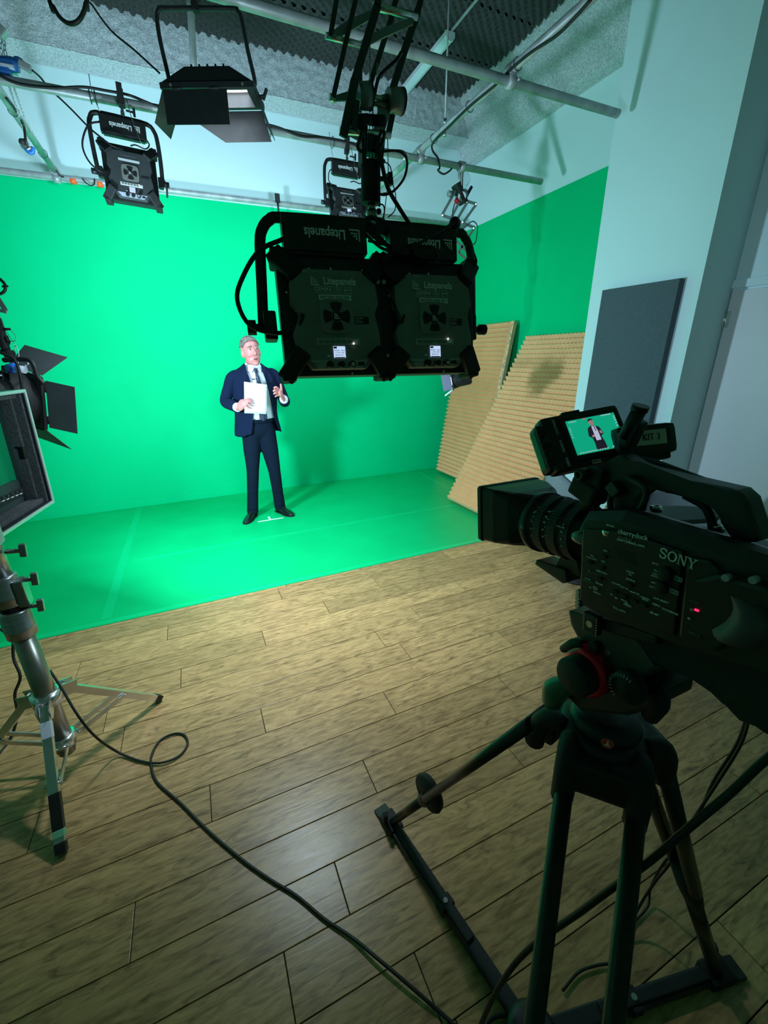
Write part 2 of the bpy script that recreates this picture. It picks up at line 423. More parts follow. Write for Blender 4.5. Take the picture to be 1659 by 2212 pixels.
# door in the wall behind the pier
d0 = onx(1582, 628, XD); dtop = d0.z; dy1 = d0.y
door = MB().box((XD - 0.006, dy1 - 0.44, dtop / 2 + 0.004), (0.02, 0.86, dtop - 0.02), bev=0.002).build('door_1', WHITED, None, 'structure')
hz = onx(1576, 690, XD)
h_ = MB(); h_.cyl((XD - 0.022, dy1 - 0.006, hz.z - 0.05), (XD - 0.022, dy1 - 0.006, hz.z + 0.05), 0.007, 10)
h_.box((XD - 0.018, dy1 - 0.02, hz.z), (0.003, 0.03, 0.10))
for dz in (-.018, .018): h_.cyl((XD - 0.022, dy1 - 0.006, hz.z + dz - 0.001), (XD - 0.022, dy1 - 0.006, hz.z + dz + 0.001), 0.0085, 10)
h_.build('hinge', STEEL, door)
fr = MB()
fr.box((XD - 0.008, dy1 + 0.028, dtop / 2 + 0.03), (0.022, 0.05, dtop + 0.06), bev=0.003)
fr.box((XD - 0.008, dy1 - 0.45, dtop + 0.035), (0.022, 0.9, 0.05), bev=0.003)
fr.build('door_frame', WHITE, door)

# green vinyl sheet on the floor
FY = 2.785
gf = thing('green_floor_sheet', 'green vinyl floor sheet covering the stage in front of the green wall', 'floor sheet', (0, 0, 0))
g = MB(); g.box(((-3.4 + XR) / 2, (FY + YB) / 2 - 0.006, 0.0015), (XR + 3.4, YB - FY - 0.015, 0.003)); g.build('sheet', GREENF, gf)
def strip(name, a, b_, wd, mt, par, z=0.0036):
    a, b_ = Vector(a), Vector(b_); a.z = b_.z = z
    return MB().bar(a, b_, wd, 0.0012, (0, 0, 1)).build(name, mt, par) if False else MB().box((0, (b_ - a).length / 2, 0), (wd, (b_ - a).length, 0.0012), frame(a, y=(b_ - a), z=(0, 0, 1))).build(name, mt, par)
strip('seam_tape', onz(301, 1098), onz(229, 1338), 0.06, GREENT, gf)
strip('seam_tape', onz(284, 1213), onz(985, 1091), 0.05, GREENT, gf)
strip('seam_tape', onz(905, 1020), onz(985, 1064), 0.04, GREENT, gf)
strip('edge_tape', (-3.3, FY + 0.03, 0), (XC, FY + 0.03, 0), 0.05, GREENT, gf)
mk = thing('tape_mark', 'white tape T mark on the green floor before the shoes of the man', 'floor mark', onz(585, 1124))
iv = mk.matrix_world.inverted()
a, e = onz(557, 1128), onz(612, 1119)
m_ = MB(); dd = (e - a); m_.box((0, dd.length / 2, 0.0042), (0.022, dd.length, 0.001), frame(a, y=dd, z=(0, 0, 1)))
m_.build('crossbar', PRINTW, mk, inv=iv)
m_ = MB(); a2 = onz(584, 1123); e2 = onz(580, 1117); m_.box((0, (e2 - a2).length / 2, 0.0043), (0.022, (e2 - a2).length, 0.001), frame(a2, y=(e2 - a2), z=(0, 0, 1)))
m_.build('stem', PRINTW, mk, inv=iv)

# grey acoustic board on the pier, reaching the floor behind the camera
pn = [onx(1301, 627, XC - 0.055), onx(1469, 601, XC - 0.055), onx(1405, 900, XC - 0.055), onx(1262, 866, XC - 0.055)]
zb = 0.86
poly = [(pn[0].y, pn[0].z), (pn[1].y, pn[1].z), (pn[2].y + 0.006, zb), (pn[3].y, zb)]
ab = thing('acoustic_board', 'grey fabric acoustic board standing out from the white pier', 'acoustic panel', (XC, (pn[0].y + pn[1].y) / 2, zb))
MB(ab.matrix_world.inverted()).prism(poly, XC - 0.0005, XC - 0.055, Matrix(((0, 1, 0, 0), (1, 0, 0, 0), (0, 0, 1, 0), (0, 0, 0, 1))), bev=0.004).build('board', GREYP, ab)

# ------------------------------------------------------------------ lighting grid of scaffold pipes
ZP = 3.07
def ring_clamp(mb, c, ax, r=0.034, L=0.05):
    c = Vector(c); ax = Vector(ax).normalized(); mb.cyl(c - ax * L / 2, c + ax * L / 2, r, 16)
def pipe(label, a, b_, r=0.0242, mt=GALV, open_end=None):
    a, b_ = Vector(a), Vector(b_)
    t = thing('scaffold_pipe', label, 'pipe', T(*a), 'galvanised pipes of the lighting grid')
    iv = t.matrix_world.inverted()
    MB(iv).cyl(a, b_, r, 20).build('tube', mt, t)
    if open_end is not None:
        p = Vector(open_end); ax = (p - (a + b_) / 2).normalized()
        m_ = MB(iv); m_.lathe([(r, -0.006), (r + 0.0008, 0), (r - 0.003, 0.001), (r - 0.004, -0.03)], frame(p, z=ax, x=ax.orthogonal()), 20)
        m_.cyl(p - ax * 0.02, p - ax * 0.0005 * 0 + ax * 0.0006, r - 0.004, 20); m_.build('tube_end', mt, t)
    return t, iv
YA, YM, YC = 2.555, 3.635, 5.15
e1, e2 = onz(1337, 245, ZP), onz(1165, 395, ZP)
e1.y = YA; e2.y = YM; e1.x = 2.875
p1, iv1 = pipe('galvanised pipe across the ceiling nearest the camera, its open end by the pier', (-2.0, YA, ZP), (e1.x, YA, ZP), open_end=(e1.x, YA, ZP))
p2, iv2 = pipe('galvanised pipe in the middle carrying two small LED panels', (-3.2, YM, ZP), (e2.x, YM, ZP), open_end=(e2.x, YM, ZP))
p3, iv3 = pipe('galvanised pipe along the top of the green back wall', (-3.3, YC, ZP + 0.0), (3.4, YC, ZP + 0.03))
XA, XB = 1.98, -0.765
p4, iv4 = pipe('galvanised cross pipe on the right running from front to back of the grid', (XA, 0.9, ZP + 0.052), (XA, YC - 0.03, ZP + 0.06))
p5, iv5 = pipe('galvanised cross pipe at the far left running from front to back of the grid', (XB, 1.0, ZP + 0.052), (XB, YC - 0.03, ZP + 0.052))
for (X, Y, par, iv) in ((XA, YA, p1, iv1), (XA, YM, p2, iv2), (XB, YC, p3, iv3), (XB, YM, p2, iv2)):
    m_ = MB(iv); ring_clamp(m_, (X, Y, ZP), (1, 0, 0)); ring_clamp(m_, (X, Y, ZP + 0.052), (0, 1, 0), 0.034, 0.055)
    m_.box((X, Y, ZP + 0.03), (0.05, 0.05, 0.04), bev=0.008); m_.cyl((X + .03, Y - 0.02, ZP), (X + .03, Y - 0.05, ZP), 0.008, 8)
    m_.build('pipe_clamp', GALV, par)
for px, py in ((155, 375), (213, 383)):
    q = ony(px, py, YC); m_ = MB(iv3); m_.cyl((q.x - 0.022, YC, ZP), (q.x + 0.022, YC, ZP), 0.0262, 18); m_.build('orange_tape', ORANGE, p3, label='band of bright orange tape')
q = onz(872, 340, ZP); m_ = MB(iv2); m_.cyl((q.x - 0.018, YM, ZP), (q.x + 0.018, YM, ZP), 0.0262, 18); m_.build('white_tape', PRINTW, p2, label='band of white tape')
q = onz(915, 352, ZP)
# vertical suspension tube and thin threaded rod
b0 = Vector((onz(424, 247, ZP).x, YM, ZP)); b1 = ony(411, 0, YM - 0.0); dirv = (b1 - b0); top = b0 + dirv * ((ZCEIL - 0.03 - ZP) / dirv.z)
pv, ivv = pipe('upright suspension tube behind the barn door floodlight', b0, top, 0.021)
b0 = onz(994, 276, ZP + 0.08); b0.x = XA
rod = thing('suspension_rod', 'thin threaded rod hanging from the ceiling beside the long batten', 'rod', b0)
iv = rod.matrix_world.inverted()
m_ = MB(iv); m_.cyl(b0 + Vector((0, 0, -0.06)), (b0.x + 0.005, b0.y, ZCEIL - 0.04), 0.0055, 8); m_.build('rod', GALV, rod)
for za, zb_, rn in ((-.07, -.05, .012), (0, .03, .013)): MB(iv).cyl(b0 + Vector((0, 0, za)), b0 + Vector((0, 0, zb_)), rn, 8).build('nut', STEEL, rod)

# long batten lamp under the ceiling (switched off) and the conduit beyond it
zb = ZCEIL - 0.13
ba = onz(972, 80, zb); bb = onz(855, 210, zb); bb.x = ba.x
bt = thing('batten_light', 'long white batten light fitting under the dark foam ceiling, switched off', 'ceiling light', ba)
iv = bt.matrix_world.inverted()
prof = [(-0.045, 0.035), (0.045, 0.035), (0.045, 0.0), (0.03, -0.022), (0, -0.03), (-0.03, -0.022), (-0.045, 0.0)]
m_ = MB(iv); m_.prism(prof[:3] + prof[6:], ba.y, bb.y, T(ba.x, 0, zb)); m_.build('housing', TUBEW, bt)
m_ = MB(iv); m_.prism([(p[0] * 0.96, p[1]) for p in prof[2:]], ba.y + 0.012, bb.y - 0.012, T(ba.x, 0, zb)); m_.build('diffuser', mat('batten_diffuser', (0.62, 0.78, 0.80), 0.25, var=0.02), bt)
m_ = MB(iv); m_.prism([(p[0] * 1.03, p[1] * 1.03) for p in prof], ba.y - 0.008, ba.y + 0.012, T(ba.x, 0, zb)); m_.build('end_cap', TUBEW, bt)
for t in (.15, .5, .85): MB(iv).box((ba.x, ba.y + (bb.y - ba.y) * t, zb + 0.06), (0.03, 0.03, 0.06)).build('bracket', GALV, bt)
cd = thing('conduit', 'thin metal conduit running on from the end of the batten light', 'conduit', (ba.x, ba.y, zb))
MB(cd.matrix_world.inverted()).tube([(ba.x, ba.y - 0.03, zb + 0.03), (ba.x, ba.y - 1.6, zb + 0.03)], 0.012, 10).build('tube', GALV, cd)

# ------------------------------------------------------------------ LED panels
def logo(parent, c, s, mt, flip=False, name='logo'):
    """small slanted tile emblem"""
    k = -1 if flip else 1
    m_ = MB()
    def quad(x0, z0, x1, z1): m_.box((c[0] + k * (x0 + x1) / 2 * s, c[1], c[2] + k * (z0 + z1) / 2 * s), (abs(x1 - x0) * s, 0.0006, abs(z1 - z0) * s))
    quad(-.5, -.5, -.38, .5); quad(-.5, -.5, .5, -.38)
    for i in range(3):
        for j in range(3 - i): quad(-.25 + .22 * i, -.22 + .22 * j, -.10 + .22 * i, -.07 + .22 * j)
    o = m_.build(name, mt, parent); return o
FACE = R(90, 'X')            # lettering upright, read from -y
def shell(parent, cx, detail=True, name='panel_body'):
    """one 1x1 LED head, back towards -y, centred on cx"""
    hw = 0.148
    m_ = MB()
    m_.box((cx, 0.030, 0), (2 * hw, 0.05, 0.315), bev=0.006)
    m_.box((cx, 0.062, 0), (2 * hw - 0.02, 0.02, 0.295), bev=0.004)
    body = m_.build(name, BLACK, parent)
    P = [(-.088, .113), (.088, .113), (.117, .085), (.124, .03), (.105, .0), (.122, -.046), (.124, -.09), (.077, -.143), (-.077, -.143), (-.112, -.094), (-.121, -.046), (-.097, -.001), (-.121, .028), (-.117, .085)]
    P = [(p[0] + cx, p[1]) for p in P]
    MB().prism(P, -0.026, 0.012, bev=0.005).build('back_shell', CHAR if detail else CHARD, body)
    for sx in (-1, 1):
        for sz in (-1, 1):
            m_ = MB()
            a = Vector((cx + sx * 0.098, -0.030, sz * 0.095)); e = Vector((cx + sx * 0.150, 0.016, sz * 0.160))
            m_.bar(a, e, 0.048, 0.030, (0, 1, 0), bev=0.006)
            m_.box((cx + sx * 0.140, 0.03, sz * 0.150), (0.040, 0.075, 0.040), bev=0.008)
            m_.build('corner_guard', MATTE, body)
    y = -0.0275
    if detail:
        text('Litepanels', T(cx + 0.016, y, 0.083) @ FACE, 0.026, PRINT, body, off=0.0006, sx=0.86)
        logo(body, (cx - 0.052, y, 0.083), 0.022, PRINT)
        text('GEMINI 1X1', T(cx - 0.017, y, 0.0615) @ FACE, 0.0145, PRINT, body, sx=1.0)
        m_ = MB()
        for z in (.0695, .0535): m_.box((cx - 0.017, y, z), (0.078, 0.0006, 0.0008))
        for z in (.0695, .0535): m_.box((cx + 0.037, y, z), (0.020, 0.0006, 0.0008))
        for x in (.027, .047): m_.box((cx + x, y, .0615), (0.0008, 0.0006, 0.016))
        m_.build('outline', PRINT, body)
        text('SOFT', T(cx + 0.037, y, 0.0615) @ FACE, 0.008, PRINT, body)
        MB().box((cx, y, 0.0425), (0.090, 0.0006, 0.0135)).build('label_strip', STICK, body)
        text('BATTERY MAX 90%', T(cx, y - 0.0006, 0.0425) @ FACE, 0.0095, PRINTD, body)
        text('SDI OUT', T(cx - 0.078, y, 0.105) @ FACE, 0.004, PRINT, body); text('DMX IN', T(cx - 0.05, y, 0.105) @ FACE, 0.004, PRINT, body)
    if not detail:
        MB().box((cx, y, 0.062), (0.115, 0.0008, 0.013)).build('label_strip', PRINTW, body)
        MB().box((cx + 0.080, y, -0.015), (0.045, 0.0008, 0.012)).build('sticker', MATTE, body)
        text('Litepanels', T(cx, y, 0.090) @ FACE, 0.022, CHAR2, body)
    # fan
    MB().prism([(cx + 0.047 * math.copysign(abs(math.cos(a)) ** .35, math.cos(a)), -0.006 + 0.044 * math.copysign(abs(math.sin(a)) ** .35, math.sin(a))) for a in [2 * PI * k / 32 for k in range(32)]], -0.0275, -0.031, bev=0.0012).build('fan_plate', CHAR, body)
    for q in range(4):
        a0 = q * PI / 2 + PI / 2
        pts = [(cx + r_ * math.sin(a0 + t), -0.006 + r_ * math.cos(a0 + t)) for r_, ts in ((0.037, (-.5, -.25, 0, .25, .5)), (0.016, (.62, 0, -.62))) for t in ts]
        MB().prism(pts, -0.0312, -0.0322).build('fan_vent', MATTE, body)
    m_ = MB(); m_.cyl((cx, -0.031, -0.006), (cx, -0.035, -0.006), 0.0135, 20); m_.build('fan_hub', MATTE, body)
    logo(body, (cx, -0.0355, -0.006), 0.015, PRINT)
    if detail:
        MB().box((cx + 0.071, y, -0.015), (0.040, 0.0006, 0.019)).build('sticker', MATTE, body)
        text('cherryduck', T(cx + 0.0525, y - 0.0007, -0.0095) @ FACE, 0.0048, PRINT, body, align='LEFT')
        text('studios', T(cx + 0.0525, y - 0.0007, -0.0135) @ FACE, 0.0036, CHAR2, body, align='LEFT')
        text('020 7490 0897', T(cx + 0.0525, y - 0.0007, -0.0175) @ FACE, 0.0034, PRINT, body, align='LEFT')
        text('cherryduck.com', T(cx + 0.0525, y - 0.0007, -0.0212) @ FACE, 0.0034, PRINT, body, align='LEFT')
    MB().box((cx, y, -0.0705), (0.122, 0.0010, 0.018), bev=0.0002).build('button_strip', PRINT if not detail else STRIP, body)
    for k in range(7):
        MB().box((cx - 0.049 + k * 0.0163, y - 0.001, -0.0705), (0.0125, 0.003, 0.0085), bev=0.001).build('button', CHAR if k < 6 else STICK, body)
    MB().ball((cx + 0.042 if detail else cx + 0.04, y - 0.003, -0.0765 if cx < 0 else -0.063), 0.0022, 10).build('indicator', DOT, body)
    m_ = MB(); m_.box((cx + 0.0005, y, -0.098), (0.033, 0.0012, 0.030)); lc = m_.build('display', LCD, body)
    if detail:
        MB().box((cx - 0.011, y - 0.001, -0.0865), (0.009, 0.0006, 0.005)).build('display_bar', LCDT, body); MB().box((cx, y - 0.001, -0.1125), (0.028, 0.0006, 0.0018)).build('display_bar', LCDT, body)
        text('MODE   56CJ', T(cx, y - 0.0012, -0.0945) @ FACE, 0.0052, LCDT, body)
        text('CCT/PM  100%', T(cx, y - 0.0012, -0.1005) @ FACE, 0.0042, LCDT, body)
        text('BRK/FB SPOT', T(cx, y - 0.0012, -0.1065) @ FACE, 0.0042, LCDT, body)
    MB().box((cx - 0.030, y, -0.108), (0.009, 0.001, 0.0045)).build('port', STICK, body)
    # trapezoid control strip
    ctl = LILAC if not detail else STRIP
    MB().prism([(cx - 0.082, -.119), (cx + 0.082, -.119), (cx + 0.062, -.142), (cx - 0.060, -.142)], -0.0268, -0.0285).build('control_strip', ctl, body)
    for k in range(3):
        m_ = MB(); m_.lathe([(0.0095, 0), (0.0105, 0.003), (0.0085, 0.016), (0.0075, 0.0165)], frame((cx - 0.029 + 0.031 * k, -0.0285, -0.131), z=(0, -1, -0.12), x=(1, 0, 0)), 16); m_.build('knob', RUBBER, body)
    MB().cyl((cx + 0.033, -0.044, -0.133), (cx + 0.033, -0.0455, -0.133), 0.0055, 14).build('knob_ring', STICKW if detail else LILAC, body)
    MB().box((cx + 0.060, -0.029, -0.130), (0.018, 0.002, 0.010)).build('socket', MATTE, body)
    if detail:
        text('DIMMER  CCT  HUE', T(cx - 0.066, -0.0290, -0.128) @ FACE, 0.0038, PRINTD, body)
        for x, z in ((-.06, .121), (.0, .124), (.09, .124), (-.126, .06), (-.126, -.10), (.04, -.152)): MB().disc((cx + x, 0.004, z), 0.0028, (0, -1, 0), 0.003, 10).build('screw', STEEL, body)
    MB().box((cx, 0.0735, 0), (0.262, 0.004, 0.272)).build('diffuser', DIFF, body)
    return body
CHARD = mat('dark_charcoal_plastic', (0.055, 0.06, 0.062), 0.5, var=0.08, scale=20, bump=0.06, bscale=400)
STRIP = mat('grey_control_strip', (0.40, 0.41, 0.39), 0.5, var=0.06)
def psu(parent, c, d, tilt=0, size=0.032, s=True, lx=0.0):
    m_ = MB(T(*c) @ R(tilt, 'X')); m_.box((0, 0, 0), d, bev=0.003); m_.box((0, 0, -d[2] / 2 - 0.004), (d[0] * 0.9, d[1] * 0.7, 0.008)); p = m_.build('power_supply', BLACK, parent)
    M = T(*c) @ R(tilt, 'X') @ T(lx, -d[1] / 2 - 0.0006, 0) @ R(180, 'Y')
    text('Litepanels', M @ T(-size * .45, 0, 0) @ R(0, 'X') @ FACE, size, PRINT, p, off=0.0006, sx=0.80) if False else text('Litepanels', M @ T(0.35 * size, 0, 0) @ FACE, size, PRINT, p, off=0.0006, sx=0.82)
    m2 = M @ T(-size * 2.05, 0, 0)
    o = logo(p, (0, 0, 0), size * 0.85, PRINT); o.matrix_local = m2
    return p

# --- the double panel hanging near the camera
M2 = Matrix(((0.994, 0.105, 0.021, 0.544), (-0.107, 0.981, 0.159, 1.211), (-0.004, -0.160, 0.987, 1.687), (0, 0, 0, 1)))
dl = thing('double_led_panel', 'large black twin LED panel light seen from behind, hanging in the middle', 'studio light', M2)
shell(dl, -0.1435); shell(dl, 0.1485)
for z in (.097, -.105): MB().box((0.0, 0.012, z), (0.05, 0.012, 0.03), bev=0.003).build('joining_plate', BLACK, dl)
for z in (.097, -.105):
    for x in (-.009, .009): MB().disc((x, 0.005, z), 0.0062, (0, -1, 0), 0.004, 16).build('bolt_cap', STICK, dl)
yk = [(-0.338, 0.04, -0.03), (-0.330, 0.04, 0.08), (-0.322, 0.04, 0.19), (-0.312, 0.04, 0.226), (-0.290, 0.04, 0.250), (-0.25, 0.04, 0.258), (0.0, 0.04, 0.260), (0.255, 0.04, 0.258), (0.290, 0.04, 0.245), (0.308, 0.04, 0.215), (0.312, 0.04, 0.16), (0.311, 0.04, -0.03)]
MB().tube(yk, 0.0125, 12, smooth=3, squash=(1.15, 0.6, (1, 0, 0))).build('yoke', BLACK, dl)
for s, x in ((-1, -0.335), (1, 0.311)):
    m_ = MB(); m_.box((x - s * 0.016, 0.035, -0.02), (0.034, 0.05, 0.075), bev=0.006); m_.cyl((x, 0.035, -0.022), (x + s * 0.022, 0.035, -0.022), 0.010, 12)
    m_.build('yoke_joint', BLACK, dl)
    m_ = MB(); m_.cyl((x + s * 0.022, 0.035, -0.022), (x + s * 0.045, 0.035, -0.022), 0.020 if s < 0 else 0.016, 8); m_.build('tilt_knob', MATTE, dl)
psu(dl, (-0.152, 0.012, 0.206), (0.228, 0.045, 0.088), size=0.034, lx=0.010)
psu(dl, (0.134, 0.012, 0.200), (0.208, 0.045, 0.084), size=0.031, lx=0.010)
m_ = MB(); m_.box((-0.002, 0.05, 0.255), (0.05, 0.035, 0.045), bev=0.004); m_.bar((-0.035, 0.03, 0.25), (0.03, 0.03, 0.23), 0.03, 0.02); m_.build('pole_bracket', BLACK, dl)
m_ = MB(); m_.tube([(0.13, 0.0, 0.148), (0.13, -0.012, 0.148), (0.18, -0.012, 0.147), (0.18, 0.0, 0.147)], 0.004, 8); m_.build('carry_handle', BLACK, dl)
for pts, r in (([(-0.262, 0.0, 0.19), (-0.329, -0.01, 0.154), (-0.377, -0.01, 0.091), (-0.398, -0.008, 0.035), (-0.373, -0.008, -0.027), (-0.304, -0.012, -0.046), (-0.25, -0.02, -0.03), (-0.235, -0.03, 0.0)], 0.0058),
               ([(-0.04, -0.01, 0.225), (-0.01, -0.03, 0.19), (0.03, -0.03, 0.175), (0.08, -0.035, 0.18), (0.10, -0.03, 0.19)], 0.005),
               ([(-0.04, -0.01, 0.21), (0.0, -0.04, 0.165), (0.06, -0.045, 0.165), (0.13, -0.035, 0.20), (0.235, -0.01, 0.262)], 0.004),
               ([(-0.03, 0.0, 0.20), (0.01, -0.035, 0.178), (0.08, -0.03, 0.172), (0.14, -0.03, 0.142), (0.165, -0.03, 0.155), (0.158, -0.025, 0.18)], 0.004),
               ([(-0.035, 0.0, 0.235), (0.0, -0.02, 0.20), (0.02, -0.03, 0.165), (0.0, -0.02, 0.14)], 0.0045),
               ([(0.27, -0.01, 0.10), (0.285, -0.012, 0.13), (0.305, -0.005, 0.16), (0.298, 0.0, 0.19)], 0.003),
               ([(0.01, -0.028, 0.07), (0.025, -0.03, 0.03), (0.04, -0.03, -0.02), (0.055, -0.03, 0.0)], 0.0045)):
    MB().tube(pts, r, 8, smooth=5).build('cable', RUBBER, dl)
for c, s in (((0.01, -0.03, 0.172), 0.022), ((0.075, -0.03, 0.178), 0.02)):
    m_ = MB(); m_.box(c, (0.05, 0.026, 0.022), R(12, 'Y'), bev=0.005); m_.build('cable_plug', RUBBER, dl)
MB().ball((0.238, 0.0, 0.262), (0.018, 0.016, 0.018), 14).build('socket_cap', RUBBER, dl)
for cx in (-0.1435, 0.1485): lamp('led_light', T(cx, 0.0775, 0) @ R(90, 'X'), 0.26, 0.27, P_KEY / 2, COOL, dl)

# --- the two small panels on the middle pipe
def small_panel(label, t, yaw, tilt, roll, power, s=1.0, yh=0.285, loop=True):
    M = T(*t) @ R(yaw, 'Z') @ R(roll, 'Y') @ R(tilt, 'X') @ Matrix.Scale(s, 4)
    o = thing('led_panel', label, 'studio light', M, 'small LED panels on the middle pipe')
    shell(o, 0.0, detail=False)
    yM = R(-tilt, 'X')
    Y = [(-0.178, 0.03, -0.02), (-0.186, 0.02, 0.10), (-0.188, 0.015, 0.21), (-0.178, 0.015, 0.255), (-0.145, 0.015, yh), (0.0, 0.015, yh + 0.004), (0.125, 0.015, yh), (0.160, 0.015, 0.255), (0.172, 0.015, 0.21), (0.178, 0.02, 0.10), (0.176, 0.03, -0.02)]
    Y = [yM @ Vector(p) for p in Y]
    MB().tube(Y, 0.0125, 12, smooth=3).build('yoke', BLACK, o)
    for sg in (-1, 1):
        m_ = MB(yM); m_.box((sg * 0.166, 0.03, -0.01), (0.03, 0.04, 0.06), bev=0.005); m_.cyl((sg * 0.18, 0.03, -0.01), (sg * 0.215, 0.03, -0.01), 0.016, 8); m_.build('tilt_knob', BLACK, o)
    psu(o, yM @ Vector((-0.008, 0.010, 0.235)), (0.245, 0.05, 0.088), tilt=-tilt * 1.0, size=0.036)
    m_ = MB(yM); m_.cyl((-0.002, 0.015, yh), (-0.002, 0.015, yh + 0.065), 0.009, 10); m_.box((-0.002, 0.015, yh + 0.02), (0.022, 0.022, 0.03), bev=0.003); m_.build('spigot', STEEL, o)
    zt = (ZP - (o.matrix_world @ (yM @ Vector((0, 0, 0)))).z) / s
    m_ = MB(yM); m_.box((-0.002, 0.015, yh + 0.085), (0.036, 0.05, 0.05), bev=0.004); m_.bar((-0.002, 0.038, yh + 0.08), (-0.002, 0.045, yh + 0.16), 0.03, 0.012); m_.bar((-0.002, -0.012, yh + 0.08), (-0.002, -0.02, yh + 0.16), 0.03, 0.012); m_.build('pipe_hook', MATTE, o)
    m_ = MB(yM); m_.cyl((0.02, 0.0, yh + 0.04), (0.055, -0.01, yh + 0.035), 0.006, 8); m_.box((0.062, -0.012, yh + 0.035), (0.014, 0.014, 0.045), bev=0.004); m_.build('wing_screw', MATTE, o)
    for pts in ([(-0.15, 0.0, yh + 0.17), (-0.145, -0.02, yh + 0.08), (-0.12, -0.01, yh)], [(0.03, 0.0, yh + 0.10), (0.045, -0.03, yh), (0.075, -0.05, 0.18), (0.09, -0.04, 0.145)]):
        MB(yM).tube(pts, 0.0022, 6, smooth=5).build('safety_wire', STEEL, o)
    if loop:
        MB(yM).tube([(-0.125, 0.0, 0.24), (-0.19, -0.02, 0.20), (-0.235, -0.02, 0.10), (-0.215, -0.02, 0.02), (-0.16, -0.02, -0.02), (-0.125, 0.0, 0.0)], 0.005, 8, smooth=5).build('cable', RUBBER, o)
    else:
        MB(yM).tube([(-0.12, 0.0, 0.22), (-0.155, -0.02, 0.19), (-0.16, -0.02, 0.13), (-0.13, -0.02, 0.10)], 0.004, 8, smooth=5).build('cable', RUBBER, o)
    MB(yM).tube([(0.105, 0.0, 0.21), (0.125, -0.02, 0.17), (0.10, -0.03, 0.14), (0.05, -0.03, 0.15), (0.02, -0.03, 0.14)], 0.004, 8, smooth=5).build('cable', RUBBER, o)
    m_ = MB(yM); m_.tube([(0.178, 0.02, 0.02), (0.20, 0.0, -0.02), (0.195, 0.0, -0.09)], 0.006, 8); m_.build('clip', MATTE, o)
    lamp('led_light', T(0, 0.0775, 0) @ R(90, 'X'), 0.26, 0.27, power, COOL, o)
    return o
small_panel('small LED panel with pale back label hanging at left from the middle pipe', (-0.128, 3.567, 2.683), -0.5, -8.0, 3.5, P_BACK1)
small_panel('small LED panel half hidden behind the hanging black pole', (1.335, 3.62, 2.70), -6.0, -30.0, 3.0, P_BACK2, 0.92, loop=False)

def plate(mb, pts, th):
    """flat sheet through four points, th thick"""
    p = [Vector(q) for q in pts]; n = (p[1] - p[0]).cross(p[-1] - p[0]).normalized() * th / 2
    k = len(p)
    mb._add([q + n for q in p] + [q - n for q in p], [tuple(range(k)), tuple(range(2 * k - 1, k - 1, -1))] + [(i, i + k, (i + 1) % k + k, (i + 1) % k) for i in range(k)])
    return mb
# --- floodlight with barn doors, hung from the nearest pipe and pointing down
MF = frame(dep(447, 189, 1.80) + Vector((0.406, 0.914, 0)) * .09, x=(0.914, -0.406, 0), y=(0.406, 0.914, 0))
bd = thing('barn_door_floodlight', 'black floodlight with four barn doors hanging at upper left, pointing down', 'studio light', MF)
m_ = MB()
def fr4(hx, hy, z): return [Vector((-hx, -hy, z)), Vector((hx, -hy, z)), Vector((hx, hy, z)), Vector((-hx, hy, z))]
m_.loft([fr4(.150, .055, .050), fr4(.165, .068, .0), fr4(.203, .090, .0), fr4(.203, .090, .020), fr4(.195, .084, .024), fr4(.10, .06, .084)], caps=False, smooth=False)
m_.box((0, 0, .083), (.20, .12, .006), bev=.002)
hb = m_.build('housing', BLACK, bd)
for k in range(5): MB().box((-0.07 + 0.035 * k, -0.073, 0.052), (0.006, 0.012, 0.05), R(-20, 'X')).build('cooling_fin', MATTE, hb)
for x in (-.155, .155): MB().cyl((x, -0.090, 0.010), (x, -0.096, 0.010), 0.005, 10).build('bolt', STEEL, hb)
MB().box((0, 0, 0.052), (0.30, 0.11, 0.003)).build('lamp_lens', mat('lamp_lens_glow', (0.8, 0.8, 0.8), 0.3, emit=(0.95, 0.98, 1.0), es=9.0, var=0.02), bd)
for nm, pts in (('barn_door', [(-.192, -.088, -.004), (.085, -.088, -.004), (.085, -.100, -.132), (-.192, -.100, -.130)]),
                ('barn_door', [(-.200, -.080, -.004), (-.200, .080, -.004), (-.262, .09, -.105), (-.256, -.075, -.112)]),
                ('barn_door', [(-.19, .088, -.004), (.19, .088, -.004), (.215, .125, -.108), (-.01, .125, -.108)]),
                ('barn_door', [(.200, -.080, -.004), (.200, .080, -.004), (.236, .105, -.112), (.246, -.07, -.135)])):
    plate(MB(), pts, 0.0022).build(nm, BLACK, bd)
for x in (-.13, .03): MB().cyl((x - .02, -.090, -.002), (x + .02, -.090, -.002), 0.005, 8).build('hinge', MATTE, bd)
MB().tube([(-.200, 0.02, 0.02), (-.197, 0.01, 0.08), (-.206, 0.0, 0.20), (-.205, 0, 0.275), (-.190, 0, 0.302), (-.16, 0, 0.306), (0.11, 0, 0.302), (0.145, 0, 0.292), (0.158, 0, 0.262), (0.172, 0, 0.16), (0.188, 0.005, 0.065), (0.178, 0.01, 0.045), (0.182, 0.02, 0.02)], 0.0088, 10, smooth=4).build('yoke', BLACK, bd)
for s in (-1, 1):
    m_ = MB(); m_.cyl((s * .198, 0.02, 0.015), (s * .225, 0.02, 0.018), 0.008, 10); m_.bar((s * .215, 0.02, 0.005), (s * .235, 0.02, 0.045), 0.012, 0.012, bev=.003); m_.build('tilt_lever', MATTE, bd)
m_ = MB(); m_.box((-.035, 0, .330), (.026, .03, .075), bev=.004); m_.bar((-.030, 0.02, .34), (-.040, 0.03, .42), .03, .012); m_.bar((-.022, -.012, .29), (-.028, -.014, .36), .010, .010); m_.build('pipe_hook', MATTE, bd)
